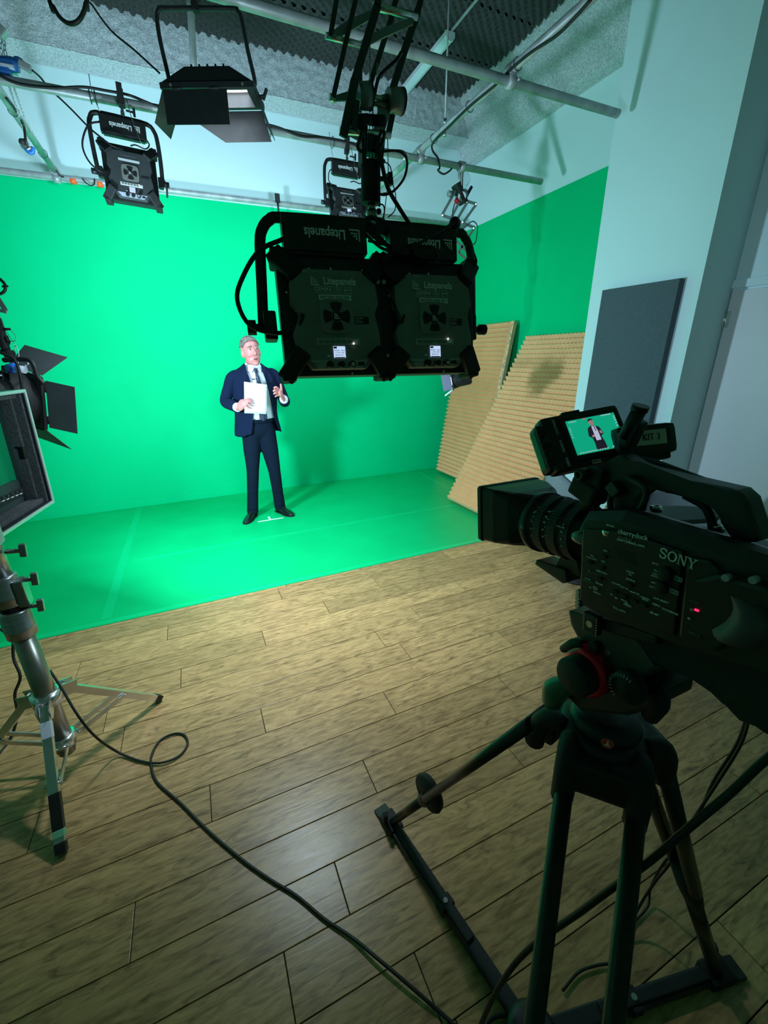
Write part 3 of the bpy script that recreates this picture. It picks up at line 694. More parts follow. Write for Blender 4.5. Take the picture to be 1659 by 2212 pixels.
MB().tube([(-0.10, 0.0, 0.40), (-0.085, -0.01, 0.345), (-0.05, -0.01, 0.315), (-0.02, 0, 0.305)], 0.0025, 6, smooth=5).build('safety_wire', STEEL, bd)
MB().tube([(0.08, 0.03, 0.088), (0.12, 0.02, 0.085), (0.155, 0.02, 0.06), (0.165, 0.03, 0.03)], 0.004, 6, smooth=5).build('cable', RUBBER, bd)
lamp('flood_lamp', T(0, 0, 0.048), 0.29, 0.105, P_DOORS, (0.74, 0.90, 1.0), bd, 100)

# --- round lamp head with barn doors
def doors_lamp(name, label, M, s, leaf_mat, power, spread, body=True, angs=(40, 25, 40, 35)):
    o = thing(name, label, 'studio light', M @ Matrix.Scale(s, 4))
    m_ = MB(); m_.box((0, -0.010, 0), (0.272, 0.024, 0.272), bev=0.02); pl = m_.build('front_plate', MATTE, o)
    m_ = MB(); m_.lathe([(0.02, -0.30), (0.10, -0.295), (0.118, -0.27), (0.118, -0.10), (0.128, -0.06), (0.128, -0.02)], frame((0, 0, 0), x=(1, 0, 0), z=(0, 1, 0)), 28); hd = m_.build('lamp_head', MATTE, o)
    for k in range(6): MB().box((0, -0.10 - 0.03 * k, 0.118), (0.12, 0.006, 0.03)).build('cooling_fin', MATTE, hd)
    MB().box((0.03, -0.17, 0.125), (0.07, 0.07, 0.006), bev=0.002).build('rating_label', WPLAST, hd)
    MB().box((0.085, -0.13, 0.095), (0.02, 0.05, 0.006), R(40, 'Y'), bev=0.002).build('rating_label', WPLAST, hd)
    MB().cyl((0, 0.001, 0), (0, 0.004, 0), 0.125, 28).build('lamp_lens', DIFF, o)
    L = 0.145
    for k, a in enumerate(angs):      # right, top, left, bottom
        A = R(90 * k, 'Y') if False else Matrix.Rotation(-k * PI / 2, 4, 'Y')
        ca, sa = math.sin(math.radians(a)), math.cos(math.radians(a))
        w0, w1 = 0.118, 0.118 if k in (0, 2) else 0.15
        pts = [(0.138, 0.004, -w0), (0.138, 0.004, w0), (0.138 + L * ca, 0.004 + L * sa, w1), (0.138 + L * ca, 0.004 + L * sa, -w1)]
        plate(MB(A), pts, 0.0022).build('barn_door', leaf_mat, o)
        for z in (-.08, .08): MB(A).cyl((0.137, 0.002, z - 0.02), (0.137, 0.002, z + 0.02), 0.005, 8).build('hinge', MATTE, o)
    MB(R(0, 'X')).tube([(-.150, -.12, -.02), (-.165, -.12, .08), (-.15, -.12, .19), (-.10, -.12, .22), (.10, -.12, .22), (.15, -.12, .19), (.165, -.12, .08), (.150, -.12, -.02)], 0.0065, 8, smooth=4).build('yoke', MATTE, o)
    for sg in (-1, 1): MB().cyl((sg * .125, -.12, -.01), (sg * .175, -.12, -.01), 0.014, 10).build('tilt_knob', MATTE, o)
    lamp('door_lamp', T(0, 0.006, 0) @ R(90, 'X'), 0.235, 0.235, power, COOL, o, spread)
    return o
PF = dep(58, 860, 2.12)
fl = doors_lamp('barn_door_spotlight', 'black round spotlight with open barn doors at the left edge behind the monitor', frame(PF, y=(.683, .73, -.05), z=(.19, -.11, .97)), 1.0, LEAFG, P_FRESNEL, 180, angs=(74, 42, 55, 48))
ivf = fl.matrix_world.inverted()
q = [dep(17, 801, 2.0), dep(35, 798, 2.0), dep(54, 796, 2.0)]
m_ = MB(ivf); m_.tube([dep(18, 797, 1.95), dep(36, 794, 1.95)], 0.021, 14); m_.build('power_plug', BLUEC, fl, label='bright blue power connector')
m_ = MB(ivf); m_.tube([dep(37, 796, 1.95), dep(54, 799, 1.95)], 0.017, 14); m_.build('power_plug', WPLAST, fl, label='white power connector')
MB(ivf).tube([dep(52, 798, 1.95), dep(57, 788, 1.96), (dep(66, 784, 1.98)), dep(72, 786, 2.0)], 0.005, 8, smooth=4).build('cable', WPLAST, fl, label='white cable')
MB(ivf).tube([dep(8, 778, 1.95), dep(45, 776, 1.95), dep(64, 779, 1.95), dep(74, 792, 1.95), dep(82, 815, 1.96), dep(95, 830, 1.97)], 0.011, 8, smooth=4).build('cable', RUBBER, fl)
# its pantograph hanger, mostly outside the frame
hp = thing('lamp_hanger', 'black sprung hanger with bright tube above the spotlight at the left edge', 'hanger', dep(12, 772, 2.05))
ivh = hp.matrix_world.inverted()
D = 2.05
MB(ivh).tube([dep(-6, 690, D), dep(13, 757, D)], 0.019, 14).build('sleeve', MATTE, hp)
MB(ivh).tube([dep(2, 733, D), dep(15, 772, D)], 0.011, 12).build('tube', CHROME, hp, label='bright chrome tube')
m_ = MB(ivh); m_.tube([dep(6, 760, D), dep(28, 764, D)], 0.016, 10); m_.build('clamp', MATTE, hp)
m_ = MB(ivh); m_.bar(dep(12, 735, D), dep(18, 740, D), 0.02, 0.02); m_.bar(dep(14, 728, D), dep(19, 741, D), 0.012, 0.03); m_.build('wing_screw', MATTE, hp)
MB(ivh).tube([dep(4, 711, D), dep(22, 711, D)], 0.006, 8).build('pin', MATTE, hp)
MB(ivh).tube([dep(0, 686, D), dep(14, 716, D), dep(32, 745, D), dep(30, 758, D)], 0.0015, 6, smooth=4).build('safety_wire', STEEL, hp)
MB(ivh).tube([dep(22, 711, D), dep(33, 725, D), dep(33, 735, D), dep(22, 738, D)], 0.0015, 6, smooth=4).build('safety_wire', STEEL, hp)
MB(ivh).tube([dep(33, 745, D), dep(40, 760, D), dep(40, 778, D), dep(38, 790, D)], 0.002, 6, smooth=4).build('safety_wire', WPLAST, hp)
m_ = MB(ivh); m_.bar(dep(-10, 636, D), dep(13, 672, D), 0.022, 0.006, (0, -1, 0)); m_.build('scissor_bar', CHAR2, hp)
m_ = MB(ivh); m_.bar(dep(-10, 668, D), dep(14, 674, D), 0.016, 0.006, (0, -1, 0)); m_.build('scissor_bar', CHAR2, hp)
MB(ivh).tube([dep(-6, 598, D), dep(9, 612, D), dep(11, 626, D), dep(3, 634, D), dep(-8, 634, D)], 0.007, 8, smooth=4).build('cable', RUBBER, hp)
MB(ivh).tube([dep(5, 619, D), dep(17, 618, D)], 0.005, 8).build('cable_tie', MATTE, hp)
q = dep(-40, 560, D); MB(ivh).bar(dep(-6, 690, D), q, 0.03, 0.01, (0, -1, 0)).build('scissor_bar', CHAR2, hp)
MB(ivh).cyl(q - Vector((0, 0, .03)), (q.x, q.y, ZCEIL - .02), .014, 12).build('drop_tube', GALV, hp)

# --- small spotlight far right under its grey pantograph
PS = dep(975, 822, 3.55)
sm = doors_lamp('barn_door_spotlight', 'small spotlight with barn doors half hidden under the twin LED panel', frame(PS, x=(.52, .85, 0), y=(-.85, .52, -.22)), 0.56, mat('pale_leaf', (0.30, 0.30, 0.42), 0.5, var=0.08), P_SMALL, 120, angs=(25, 30, 20, 25))

def panto(name, label, base, segs, rods, mt, w, th, extra=None):
    o = thing(name, label, 'hanger', base); iv = o.matrix_world.inverted()
    for a, b_, wd in segs: MB(iv).bar(a, b_, wd, th, (0, -1, 0), bev=0.001).build('scissor_bar', mt, o)
    for a, b_, r in rods: MB(iv).cyl(a, b_, r, 10).build('cross_rod', STEEL, o)
    return o, iv
# grey pantograph at the right, in image order from the pipe downwards
def g(px, py, k=0): return ony(px, py, YM + 0.03 + k)
seg = []
for k in (0.0, 0.07):
    for a, b_ in (((984, 412), (955, 464)), ((998, 425), (975, 470)), ((1010, 436), (985, 478)), ((1029, 441), (1001, 480)), ((984, 427), (1030, 441)), ((956, 465), (1026, 492)),
                  ((982, 475), (963, 500)), ((1003, 487), (978, 525)), ((1024, 494), (990, 545)), ((990, 545), (1020, 570)), ((1024, 560), (992, 600)), ((985, 520), (1024, 560)), ((995, 610), (1018, 632))):
        seg.append((g(*a, k), g(*b_, k), 0.022))
rods = [(g(*p, -0.02), g(*p, 0.10), 0.006) for p in ((956, 465), (980, 474), (999, 480), (1028, 441), (1008, 436), (1023, 493), (1024, 560), (1018, 632))]
gp, ivg = panto('pantograph', 'grey folding pantograph hanger under the right end of the middle pipe', g(993, 385), seg, rods, CHAR2, 0.02, 0.006)
MB(ivg).cyl(g(993, 372), g(993, 405), 0.016, 14).build('spigot', GALV, gp)
m_ = MB(ivg); ring_clamp(m_, Vector((g(993, 368).x, YM, ZP)), (1, 0, 0), 0.036, 0.05); m_.build('pipe_clamp', GALV, gp)
m_ = MB(ivg); m_.bar(g(984, 398), g(1002, 440), 0.035, 0.09, (0, -1, 0)); m_.build('spring_box', MATTE, gp)
MB(ivg).cyl(g(968, 418), g(976, 420), 0.024, 14).build('drum', CHAR2, gp)
MB(ivg).cyl(g(1003, 418, .02), g(998, 424, -.03), 0.035, 16).build('drum', CHAR2, gp)
MB(ivg).tube([g(988, 432, -.04), g(985, 436, -.04)], 0.02, 10).build('spring_cap', RED, gp, label='dull red spring cap')
MB(ivg).bar(g(1019, 403), g(1003, 432), 0.022, 0.02, (0, -1, 0), bev=.004).build('lever', MATTE, gp)
MB(ivg).tube([g(1000, 372), g(999, 400), g(1000, 432), g(984, 437), g(978, 468), g(995, 495), g(1010, 485), g(1022, 478), g(1031, 488), g(1030, 510), g(1026, 525), g(1014, 540), g(1008, 600), g(990, 700), g(978, 790), g(975, 812)], 0.0045, 8, smooth=4).build('cable', RUBBER, gp)
MB(ivg).tube([g(1010, 372), g(1016, 385), g(1013, 395), g(1006, 402)], 0.002, 6, smooth=4).build('safety_wire', STEEL, gp)
for k in (0.0, 0.07):
    zz = [(992, 600), (1018, 632), (986, 672), (1010, 700), (978, 742), (1000, 766), (976, 800)]
    for a, b_ in zip(zz, zz[1:]): MB(ivg).bar(g(*a, k), g(*b_, k), 0.02, 0.006, (0, -1, 0)).build('scissor_bar', CHAR2, gp)
MB(ivg).cyl(g(976, 795), PS + Vector((0.0, 0.0, 0.10)), 0.012, 10).build('spigot', GALV, gp)

# black pantograph carrying the twin panel
YK = 1.295
def k_(px, py, d=0): return ony(600 + px / 4.1475, py / 4.1475, YK + d)
seg = []
for a, b_, wd, d in (((545, -120), (470, 335), .018, -.03), ((725, -120), (620, 330), .018, -.03), ((620, 330), (495, 880), .018, -.03),
                     ((915, -100), (890, 60), .026, -.05), ((895, 40), (690, 720), .030, -.05), ((690, 720), (585, 1230), .034, -.05),
                     ((1085, -120), (1010, 190), .022, .05), ((1010, 190), (960, 340), .022, .05), ((960, 340), (825, 760), .022, .05),
                     ((1310, -120), (1255, 95), .024, .03), ((1255, 95), (1130, 470), .030, .03), ((1130, 470), (1020, 830), .030, .03), ((1050, 900), (985, 1235), .026, .03),
                     ((740, 640), (735, 1010), .016, .05), ((710, 900), (680, 1180), .022, -.06)):
    seg.append((k_(*a, d), k_(*b_, d), wd * 0.62))
rods = [(k_(430, 318), k_(752, 405), .0065), (k_(860, 55), k_(1250, 150), .008), (k_(462, 868), k_(520, 890), .008), (k_(560, 1165), k_(1008, 1215), .0085)]
kp, ivk = panto('pantograph', 'black pantograph hanger with two grey drums above the twin LED panel', k_(830, 1850), seg, rods, mat('dark_bar', (0.045, 0.05, 0.055), 0.42, 0.3, var=0.2), .03, .007)
for pts in ([(480, 280), (640, 170), (880, 70), (830, 170), (560, 330), (490, 330)], [(745, 360), (960, 240), (1230, 150), (1215, 215), (960, 330), (830, 395)], [(490, 860), (600, 825), (700, 795), (680, 870), (620, 900), (500, 905)], [(880, 860), (1000, 830), (1010, 990), (960, 1180), (860, 1160), (900, 990)]):
    P = [k_(*p, .0) for p in pts]
    m_ = MB(ivk); k = len(P); dv = Vector((0, .006, 0)); m_._add([p for p in P] + [p + dv for p in P], [tuple(range(k)), tuple(range(2 * k - 1, k - 1, -1))] + [(i, i + k, (i + 1) % k + k, (i + 1) % k) for i in range(k)])
    m_.build('gusset_plate', CHAR2, kp)
a, b_ = k_(710, 860, -.02), k_(822, 862, -.02); MB(ivk).cyl(a, b_, 0.0265, 22, 0.0285).build('drum', CHAR2, kp)
MB(ivk).cyl(b_, b_ + (b_ - a) * 0.06, 0.0292, 22).build('drum_rim', MATTE, kp)
a, b_ = k_(985, 895, .0), k_(1105, 910, .0); MB(ivk).cyl(a, b_, 0.0255, 22, 0.0285).build('drum', CHAR2, kp)
MB(ivk).cyl(b_, b_ + (b_ - a) * 0.10, 0.0292, 22).build('drum_rim', MATTE, kp)
MB(ivk).cyl(k_(820, 862), k_(990, 895), 0.006, 10).build('cross_rod', STEEL, kp); MB(ivk).cyl(k_(815, 920), k_(1020, 960), 0.006, 10).build('cross_rod', BRONZE, kp)
for a, b_ in (((640, 1075), (810, 1070)), ((830, 1075), (955, 1085))): MB(ivk).cyl(k_(*a), k_(*b_), 0.0125, 14).build('spring_tube', MATTE, kp)
MB(ivk).bar(k_(700, 1130), k_(690, 1195), .05, .05, (0, -1, 0)).build('clamp_block', MATTE, kp)
m_ = MB(ivk); m_.bar(k_(840, 1230), k_(842, 1390), .036, .04, (0, -1, 0), bev=.004); m_.build('swivel', BLACK, kp)
for pts in ([(760, 1170), (735, 1250), (715, 1310), (740, 1355), (780, 1340), (795, 1260), (785, 1180), (765, 1160)], [(930, 1170), (905, 1240), (885, 1310), (905, 1340), (935, 1290), (955, 1200), (940, 1165)]):
    MB(ivk).tube([k_(*p, -.03) for p in pts], .0045, 8, smooth=4).build('snap_hook', BLACK, kp)
MB(ivk).bar(k_(755, 1250), k_(757, 1480), .012, .03, (0, -1, 0)).build('side_plate', BLACK, kp); MB(ivk).bar(k_(925, 1260), k_(905, 1480), .012, .03, (0, -1, 0)).build('side_plate', BLACK, kp)
MB(ivk).cyl(k_(832, 1455), k_(835, 1825), 0.0272, 24).build('sleeve', MATTE, kp)
MB(ivk).cyl(k_(838, 1820), k_(842, 1890), 0.0115, 18).build('tube', BRONZE, kp); MB(ivk).cyl(k_(842, 1885), k_(846, 1965), 0.0155, 18).build('tube_collar', BRONZE, kp); MB(ivk).cyl(k_(845, 1965), k_(850, 2080), 0.0125, 18).build('tube', STEEL, kp)
m_ = MB(ivk); m_.cyl(k_(900, 1600), k_(1010, 1608), 0.006, 10); m_.build('pin', MATTE, kp); MB(ivk).bar(k_(985, 1605), k_(1022, 1605), .03, .02, (0, -1, 0), bev=.003).build('pin_block', MATTE, kp)
MB(ivk).ball(k_(945, 1445), 0.006, 10).build('knob', MATTE, kp); MB(ivk).ball(k_(905, 1895), 0.008, 10).build('knob', MATTE, kp)
for a, b_ in (((790, 1400), (795, 1470)), ((818, 1395), (830, 1470)), ((850, 1395), (845, 1470)), ((880, 1385), (850, 1470)), ((826, 380), (822, 1180)), ((852, 960), (850, 1170)), ((890, 560), (880, 840)), ((985, 1235), (990, 1580)), ((993, 1580), (950, 1960))):
    MB(ivk).cyl(k_(*a), k_(*b_), .0015, 6).build('steel_cord', STEEL if a[0] != 852 else MATTE, kp)
for pts, r in (([(1105, 470), (1060, 540), (930, 660), (890, 740), (870, 850)], .0042), ([(905, 1330), (935, 1480), (985, 1680), (1080, 1850), (1175, 2000), (1205, 2060), (1212, 2120)], .0058), ([(890, 1250), (905, 1400), (900, 1600), (905, 1700)], .003),
               ([(920, 1360), (1050, 1350), (1130, 1385), (1160, 1470), (1130, 1600), (1040, 1710), (960, 1745), (905, 1735)], .0032), ([(945, 1445), (1000, 1480), (1022, 1560), (1015, 1600)], .0015), ([(1020, 1620), (1055, 1740), (1050, 1880), (990, 1945)], .0015),
               ([(905, 1850), (930, 1830), (955, 1860), (950, 1930), (925, 1985)], .002), ([(800, 1980), (850, 2020), (880, 2060), (915, 2110)], .003)):
    MB(ivk).tube([k_(*p, -.03) for p in pts], r, 8, smooth=4).build('cable', RUBBER, kp)
for a, up in (((545, -120), .0), ((725, -120), .0), ((915, -100), .0), ((1310, -120), .0)):
    p = k_(*a); MB(ivk).bar(p, Vector((.58, YK, 3.04)) + Vector(((a[0] - 930) / 5200, 0, 0)), .014, .007, (0, -1, 0)).build('scissor_bar', CHAR2, kp)
m_ = MB(ivk); m_.box((.58, YK, 3.07), (.22, .08, .07), bev=.006); m_.cyl((.58, YK, 3.08), (.58, YK, ZCEIL - .02), .022, 14); m_.build('ceiling_mount', GALV, kp)
MB(ivk).bar(k_(938, 1960), k_(932, 2015), .012, .012, (0, -1, 0)).build('cable_lug', GALV, kp)

# --- chain hoist, chain and cables among the pipes at the upper left
hz = onz(25, 138, ZP + 0.05); hz.y = YM + 0.0
ch = thing('chain_hoist', 'blue chain hoist trolley with steel hook sitting on the middle pipe at the far left', 'hoist', hz)
iv = ch.matrix_world.inverted()
def h(px, py, d=0): return ony(px, py, YM + d)
MB(iv).tube([h(-12, 143), h(6, 139), h(30, 140), h(41, 144)], [.035, .036, .034, .028], 14).build('hoist_body', BLUE, ch)
m_ = MB(iv); m_.box(h(0, 152) - h(0, 152) + h(5, 154), (.08, .07, .03), bev=.006); m_.build('foot', BLUE, ch)
MB(iv).tube([h(28, 131), h(36, 126), h(46, 131), h(53, 141)], .010, 10, smooth=4).build('hook_rim', BLUE, ch)
m_ = MB(iv); m_.bar(h(40, 135), h(68, 151), .035, .03, (0, -1, 0), bev=.006); m_.build('hook_block', GALV, ch)
MB(iv).box(h(20, 150), (.06, .08, .012)).build('label_strip', WPLAST, ch)
link = None
def chain(par, iv, a, b_, s=0.020):
    global link
    a, b_ = Vector(a), Vector(b_); n = int((b_ - a).length / (s * 1.15)); d = (b_ - a).normalized()
    for k in range(n):
        Mx = iv @ frame(a + d * (s * 1.15 * (k + 0.5)), z=d, x=(d.orthogonal() if k % 2 else d.cross(d.orthogonal())))
        if link is None:
            pts = [(math.cos(t) * s * .36, 0, math.sin(t) * s * .36 + (s * .34 if math.sin(t) > 0 else -s * .34)) for t in [2 * PI * i / 12 for i in range(12)]]
            o = MB().tube(pts, s * .11, 6, closed=True).build('chain_link', GALV, par); link = o.data
        else:
            o = bpy.data.objects.new('chain_link', link); col.objects.link(o); o.parent = par
        o.matrix_local = Mx
chain(ch, iv, h(-2, 70, .0), h(4, 126, .0)); chain(ch, iv, h(6, 74, .02), h(13, 126, .02))
ct = thing('hanging_chain', 'slack steel chain running down beside the far left cross pipe', 'chain', h(20, 178))
ivc = ct.matrix_world.inverted()
def c5(px, py, d): return ony(px, py, YM + d)
chain(ct, ivc, c5(16, 176, .05), c5(37, 236, .35)); chain(ct, ivc, c5(26, 178, .05), c5(52, 250, .45)); chain(ct, ivc, c5(52, 252, .46), c5(78, 302, .95)); chain(ct, ivc, c5(37, 238, .36), c5(62, 312, .9))
br = ony(2, 66, YM); m_ = MB(iv); m_.bar(ony(-6, 60, YM), ony(12, 78, YM), .05, .05, (0, -1, 0), bev=.006); m_.build('ceiling_hook', GALV, ch)
hk = ony(55, 315, 4.5)
sh = thing('shackle', 'steel shackle with a blue pin hanging from the far left cross pipe', 'shackle', hk); iv = sh.matrix_world.inverted()
MB(iv).tube([ony(46, 308, 4.5), ony(50, 318, 4.5), ony(60, 322, 4.5), ony(66, 318, 4.5)], .012, 10, smooth=3).build('bow', STEEL, sh)
MB(iv).tube([ony(56, 322, 4.5), ony(64, 330, 4.5), ony(71, 328, 4.5), ony(71, 318, 4.5)], .013, 10, smooth=3).build('pin', BLUE, sh)
MB(iv).ball(ony(48, 307, 4.5), .022, 10).build('bolt', MATTE, sh)
MB(iv).tube([ony(50, 300, 4.5), ony(56, 312, 4.5), ony(62, 318, 4.5)], .009, 8).build('eye', MATTE, sh)
def cable(label, pts, r, smooth=5, ties=()):
    o = thing('cable', label, 'cable', pts[0]); iv = o.matrix_world.inverted()
    MB(iv).tube(pts, r, 8, smooth=smooth).build('cord', RUBBER, o)
    for c, ax, rr in ties:
        c, ax = Vector(c), Vector(ax)
        MB(iv).tube([c + frame((0, 0, 0), z=ax, x=ax.orthogonal()) @ Vector((math.cos(t) * rr, math.sin(t) * rr, 0)) for t in [2 * PI * i / 16 for i in range(16)]], .0022, 6, closed=True).build('cable_tie', MATTE, o)
    return o
fr = YM - 0.03
cable('black cable tied along the front of the middle pipe', [ony(-30, 150, fr), ony(0, 163, fr), ony(25, 176, fr), ony(60, 185, fr), ony(120, 190, fr), ony(180, 188, fr), ony(230, 196, fr), ony(280, 206, fr), ony(340, 230, fr), ony(440, 265, fr - .0), ony(560, 268, fr), ony(600, 275, fr), ony(650, 294, fr), ony(700, 297, fr), ony(755, 308, fr), ony(800, 328, fr), ony(860, 325, fr), ony(876, 333, fr), ony(879, 352, fr), ony(872, 385, fr - .02), ony(850, 412, fr - .02), ony(822, 420, fr - .02)], .0075,
      ties=[((onz(x, 0, ZP).x if False else onz(x, y, ZP).x, YM, ZP), (1, 0, 0), .034) for x, y in ((190, 195), (203, 200), (582, 285), (720, 305), (990, 360))])
xl = XB
def cl(px, py): return onx(px, py, xl + 0.03)
cable('black cable tied to the far left cross pipe', [cl(14, 212), cl(30, 232), cl(44, 256), cl(52, 275), cl(55, 300), cl(58, 312)], .008, ties=[((xl, onx(34, 258, xl).y, ZP + .052), (0, 1, 0), .030), ((xl, onx(100, 362, xl).y, ZP + .052), (0, 1, 0), .030)])
cable('thin black lead hanging below the orange tape', [ony(92, 325, 4.9), ony(105, 342, 5.0), ony(118, 362, 5.08), ony(130, 380, 5.1), ony(138, 382, 5.1)], .006)
cable('short black loop of cable under the back pipe beside the left LED panel', [ony(178, 386, 5.1), ony(186, 395, 5.08), ony(196, 401, 5.08), ony(204, 397, 5.08), ony(204, 386, 5.1)], .005)
cable('black cord running down from the blue hoist to the left LED panel', [ony(70, 152, 3.62), ony(86, 166, 3.68), ony(108, 192, 3.70), ony(150, 232, 3.68), ony(190, 273, 3.6), ony(222, 300, 3.52), ony(245, 316, 3.5), ony(266, 323, 3.52)], .005)
cable('black loop of cable hanging from the top edge at the left', [dep(102, -14, 1.7) + Vector((-.05, 0, .55)), dep(102, -14, 1.7), dep(115, 14, 1.7), dep(130, 38, 1.7), dep(150, 51, 1.7), dep(168, 46, 1.7), dep(180, 28, 1.7), dep(185, 8, 1.7), dep(184, -16, 1.7), dep(184, -16, 1.7) + Vector((.02, 0, .55))], [.008] * 10)
cable('thin black lead slanting down to the barn door floodlight', [dep(180, -25, 1.9) + Vector((-.1, 0, .4)), dep(180, -25, 1.9), dep(200, 12, 1.86), dep(240, 66, 1.86), dep(290, 108, 1.85), dep(345, 158, 1.84)], .004)
def cr(px, py): return onx(px, py, XA - 0.036)
cable('black cable clipped along the right cross pipe', [cr(1277, -2), cr(1240, 40), cr(1201, 78), cr(1150, 111), cr(1113, 141), cr(1093, 160), cr(1072, 182), cr(1014, 230), cr(972, 271), cr(937, 306), onx(934, 324, XA), onx(946, 342, XA), onx(949, 358, XA)], .0075, ties=[((XA, onx(x, y, XA).y, ZP + .054), (0, 1, 0), .030) for x, y in ((1117, 160), (1014, 250), (937, 320))])
cable('thin black cable looping under the middle pipe by the right clamp', [onz(945, 345, ZP), onz(950, 362, 3.02), onz(946, 368, 2.99) , onz(958, 376, 2.97), onz(970, 370, 2.99), onz(976, 364, 3.04)], .007)
# small hook on the back pipe
hk = ony(598, 430, YC)
bk = thing('pipe_hook', 'small black hook clamp on the back wall pipe beside the twin panel', 'clamp', hk); iv = bk.matrix_world.inverted()
m_ = MB(iv); m_.box(hk + Vector((0, -.03, .0)), (.05, .012, .08), bev=.003); m_.build('hook', MATTE, bk)
MB(iv).cyl(hk + Vector((0, -.03, -.03)), hk + Vector((0, -.03, -.14)), .010, 8).build('stem', MATTE, bk); MB(iv).cyl(hk + Vector((0, -.03, -.14)), hk + Vector((0, -.03, -.22)), .006, 8).build('pin', STEEL, bk)

# ------------------------------------------------------------------ wedge foam sheets leaning on the right wall
def foam_sheet(label, A, ydir, up, width, length, rows, cols, amp, mix, border=0.0):
    """A: lower corner; ydir: along the bottom edge; up: up the sheet"""
    ydir, up = Vector(ydir).normalized(), Vector(up).normalized(); n = up.cross(ydir)
    if n.x > 0: n = -n
    t = thing('foam_sheet', label, 'acoustic foam', A, 'foam sheets against the right wall'); iv = t.matrix_world.inverted()
    A = Vector(A)
    def tri(x): x = x % 1.0; return 1 - abs(2 * x - 1)
    def p(u, v):
        m = mix(u, v); uu = u * width; flat = 1.0 if uu < width - border else 0.0
        e = tri(v * rows); e = e ** 0.85
        h = amp * e * flat * ((1 - m) + m * (0.60 + 0.40 * tri(u * cols + 0.5 * (int(v * rows) % 2) * 0)))
        jit = 0.0015 * noise.noise(Vector((u * 30, v * 60, 1)))
        return A + ydir * uu + up * (v * length) + n * (0.012 + h + jit)
    m_ = MB(iv); heightfield(m_, cols * 4, rows * 4, lambda u, v: p(u, v)); m_.build('wedge_face', FOAM, t)
    m_ = MB(iv); m_.box((width / 2, length / 2, -0.012), (width - 0.004, length - 0.004, 0.048), frame(A, x=ydir, y=up, z=n), bev=0.004); m_.build('foam_backing', FOAMB, t)
    return t
foam_sheet('beige foam sheet with pointed egg-crate ridges, leaning in front of the other sheet', (2.53, 3.86, 0.035), (0.02, -1, 0), (0.97, 0.025, 1.73), 1.12, 1.985, 38, 24, 0.050, lambda u, v: 1.0)
foam_sheet('beige foam sheet with straight ridges, standing behind the egg-crate foam sheet', (3.09, 5.02, 0.035), (0.0, -1, 0), (0.40, 0.09, 1.92), 1.0, 1.95, 37, 22, 0.050, lambda u, v: max(0.0, 0.9 - v * 2.6), border=0.05)

# ------------------------------------------------------------------ monitor on its steel stand, left edge
BR = onx(115, 1085, -0.60)
dv = ray(596, 864); ex = Vector((dv.x, dv.y, 0)).normalized()
rt = ray(52, 842); TR = EYE + rt * (((BR - EYE).dot(ex)) / rt.dot(ex))
uz = (TR - BR); MH = uz.length; uz.normalize()
MM = frame(BR, x=ex, z=uz)           # local: x to the right edge (0), z up, y into the case
mo = thing('field_monitor', 'monitor in a foam lined flight case lid on the steel stand at the left edge', 'monitor', MM)
MW = 0.56
ivm = MM.inverted()
def ml(px, py, y):
    d = ray(px, py); n = MM.to_3x3() @ Vector((0, 1, 0)); o_ = MM @ Vector((0, y, 0))
    return ivm @ (EYE + d * ((o_ - EYE).dot(n) / d.dot(n)))
dpt = 0.16
m_ = MB()
for c, d in (((-MW / 2, dpt / 2, 0.006), (MW, dpt, 0.012)), ((-MW / 2, dpt / 2, MH - 0.006), (MW, dpt, 0.012)), ((-0.006, dpt / 2, MH / 2), (0.012, dpt, MH)), ((-MW + 0.006, dpt / 2, MH / 2), (0.012, dpt, MH)), ((-MW / 2, dpt - 0.004, MH / 2), (MW, 0.008, MH))):
    m_.box(c, d)
m_.build('case_shell', BLACK, mo)
for c, d in (((-MW / 2, 0.004, 0.004), (MW + 0.008, 0.018, 0.012)), ((-MW / 2, 0.004, MH - 0.004), (MW + 0.008, 0.018, 0.012)), ((-0.002, 0.004, MH / 2), (0.012, 0.018, MH)), ((-MW, 0.004, MH / 2), (0.012, 0.018, MH))):
    MB().box(c, d, bev=0.003).build('aluminium_edge', ALU, mo)
MB().box((-0.017, 0.028, MH / 2), (0.012, 0.040, MH - 0.02), bev=0.003).build('foam_lining', FELT, mo)
for z0, z1 in ((0.03, MH * 0.42), (MH * 0.53, MH - 0.03)): MB().box((-0.027, 0.055, (z0 + z1) / 2), (0.014, 0.036, z1 - z0), bev=0.003).build('foam_lining', FELT, mo)
MB().box((-MW / 2, 0.045, 0.020), (MW - 0.03, 0.05, 0.018), bev=0.003).build('foam_lining', FELT, mo)
MB().box((-MW / 2, 0.05, MH - 0.022), (MW - 0.03, 0.06, 0.016), bev=0.003).build('foam_lining', FELT, mo)
yS = 0.085
sBR, sTR = ml(54, 1027, yS), ml(3, 897, yS)
xr_, zb_, zt_ = sBR.x, sBR.z, MH - 0.065
bz = MB(); x1 = -0.034
for c, d in ((((xr_ + x1) / 2, yS, MH / 2), (abs(xr_ - x1), 0.03, MH - 0.05)), ((-MW / 2, yS, zt_ + 0.025), (MW - 0.11, 0.03, 0.05)), ((-MW / 2, yS, zb_ / 2 + 0.012), (MW - 0.11, 0.03, zb_ - 0.02)), ((-MW + .07, yS, MH / 2), (.06, .03, MH - .05))): bz.box(c, d, bev=0.003)
bz.build('bezel', CASE, mo)
MB().box(((xr_ - MW + .1) / 2, yS + 0.008, (zb_ + zt_) / 2), (abs(xr_ + MW - .1) + 0.01, 0.008, zt_ - zb_ + 0.01)).build('screen', SCRG, mo)
c0 = ml(15, 1078, yS - 0.017); c1 = ml(52, 1063, yS - 0.017)
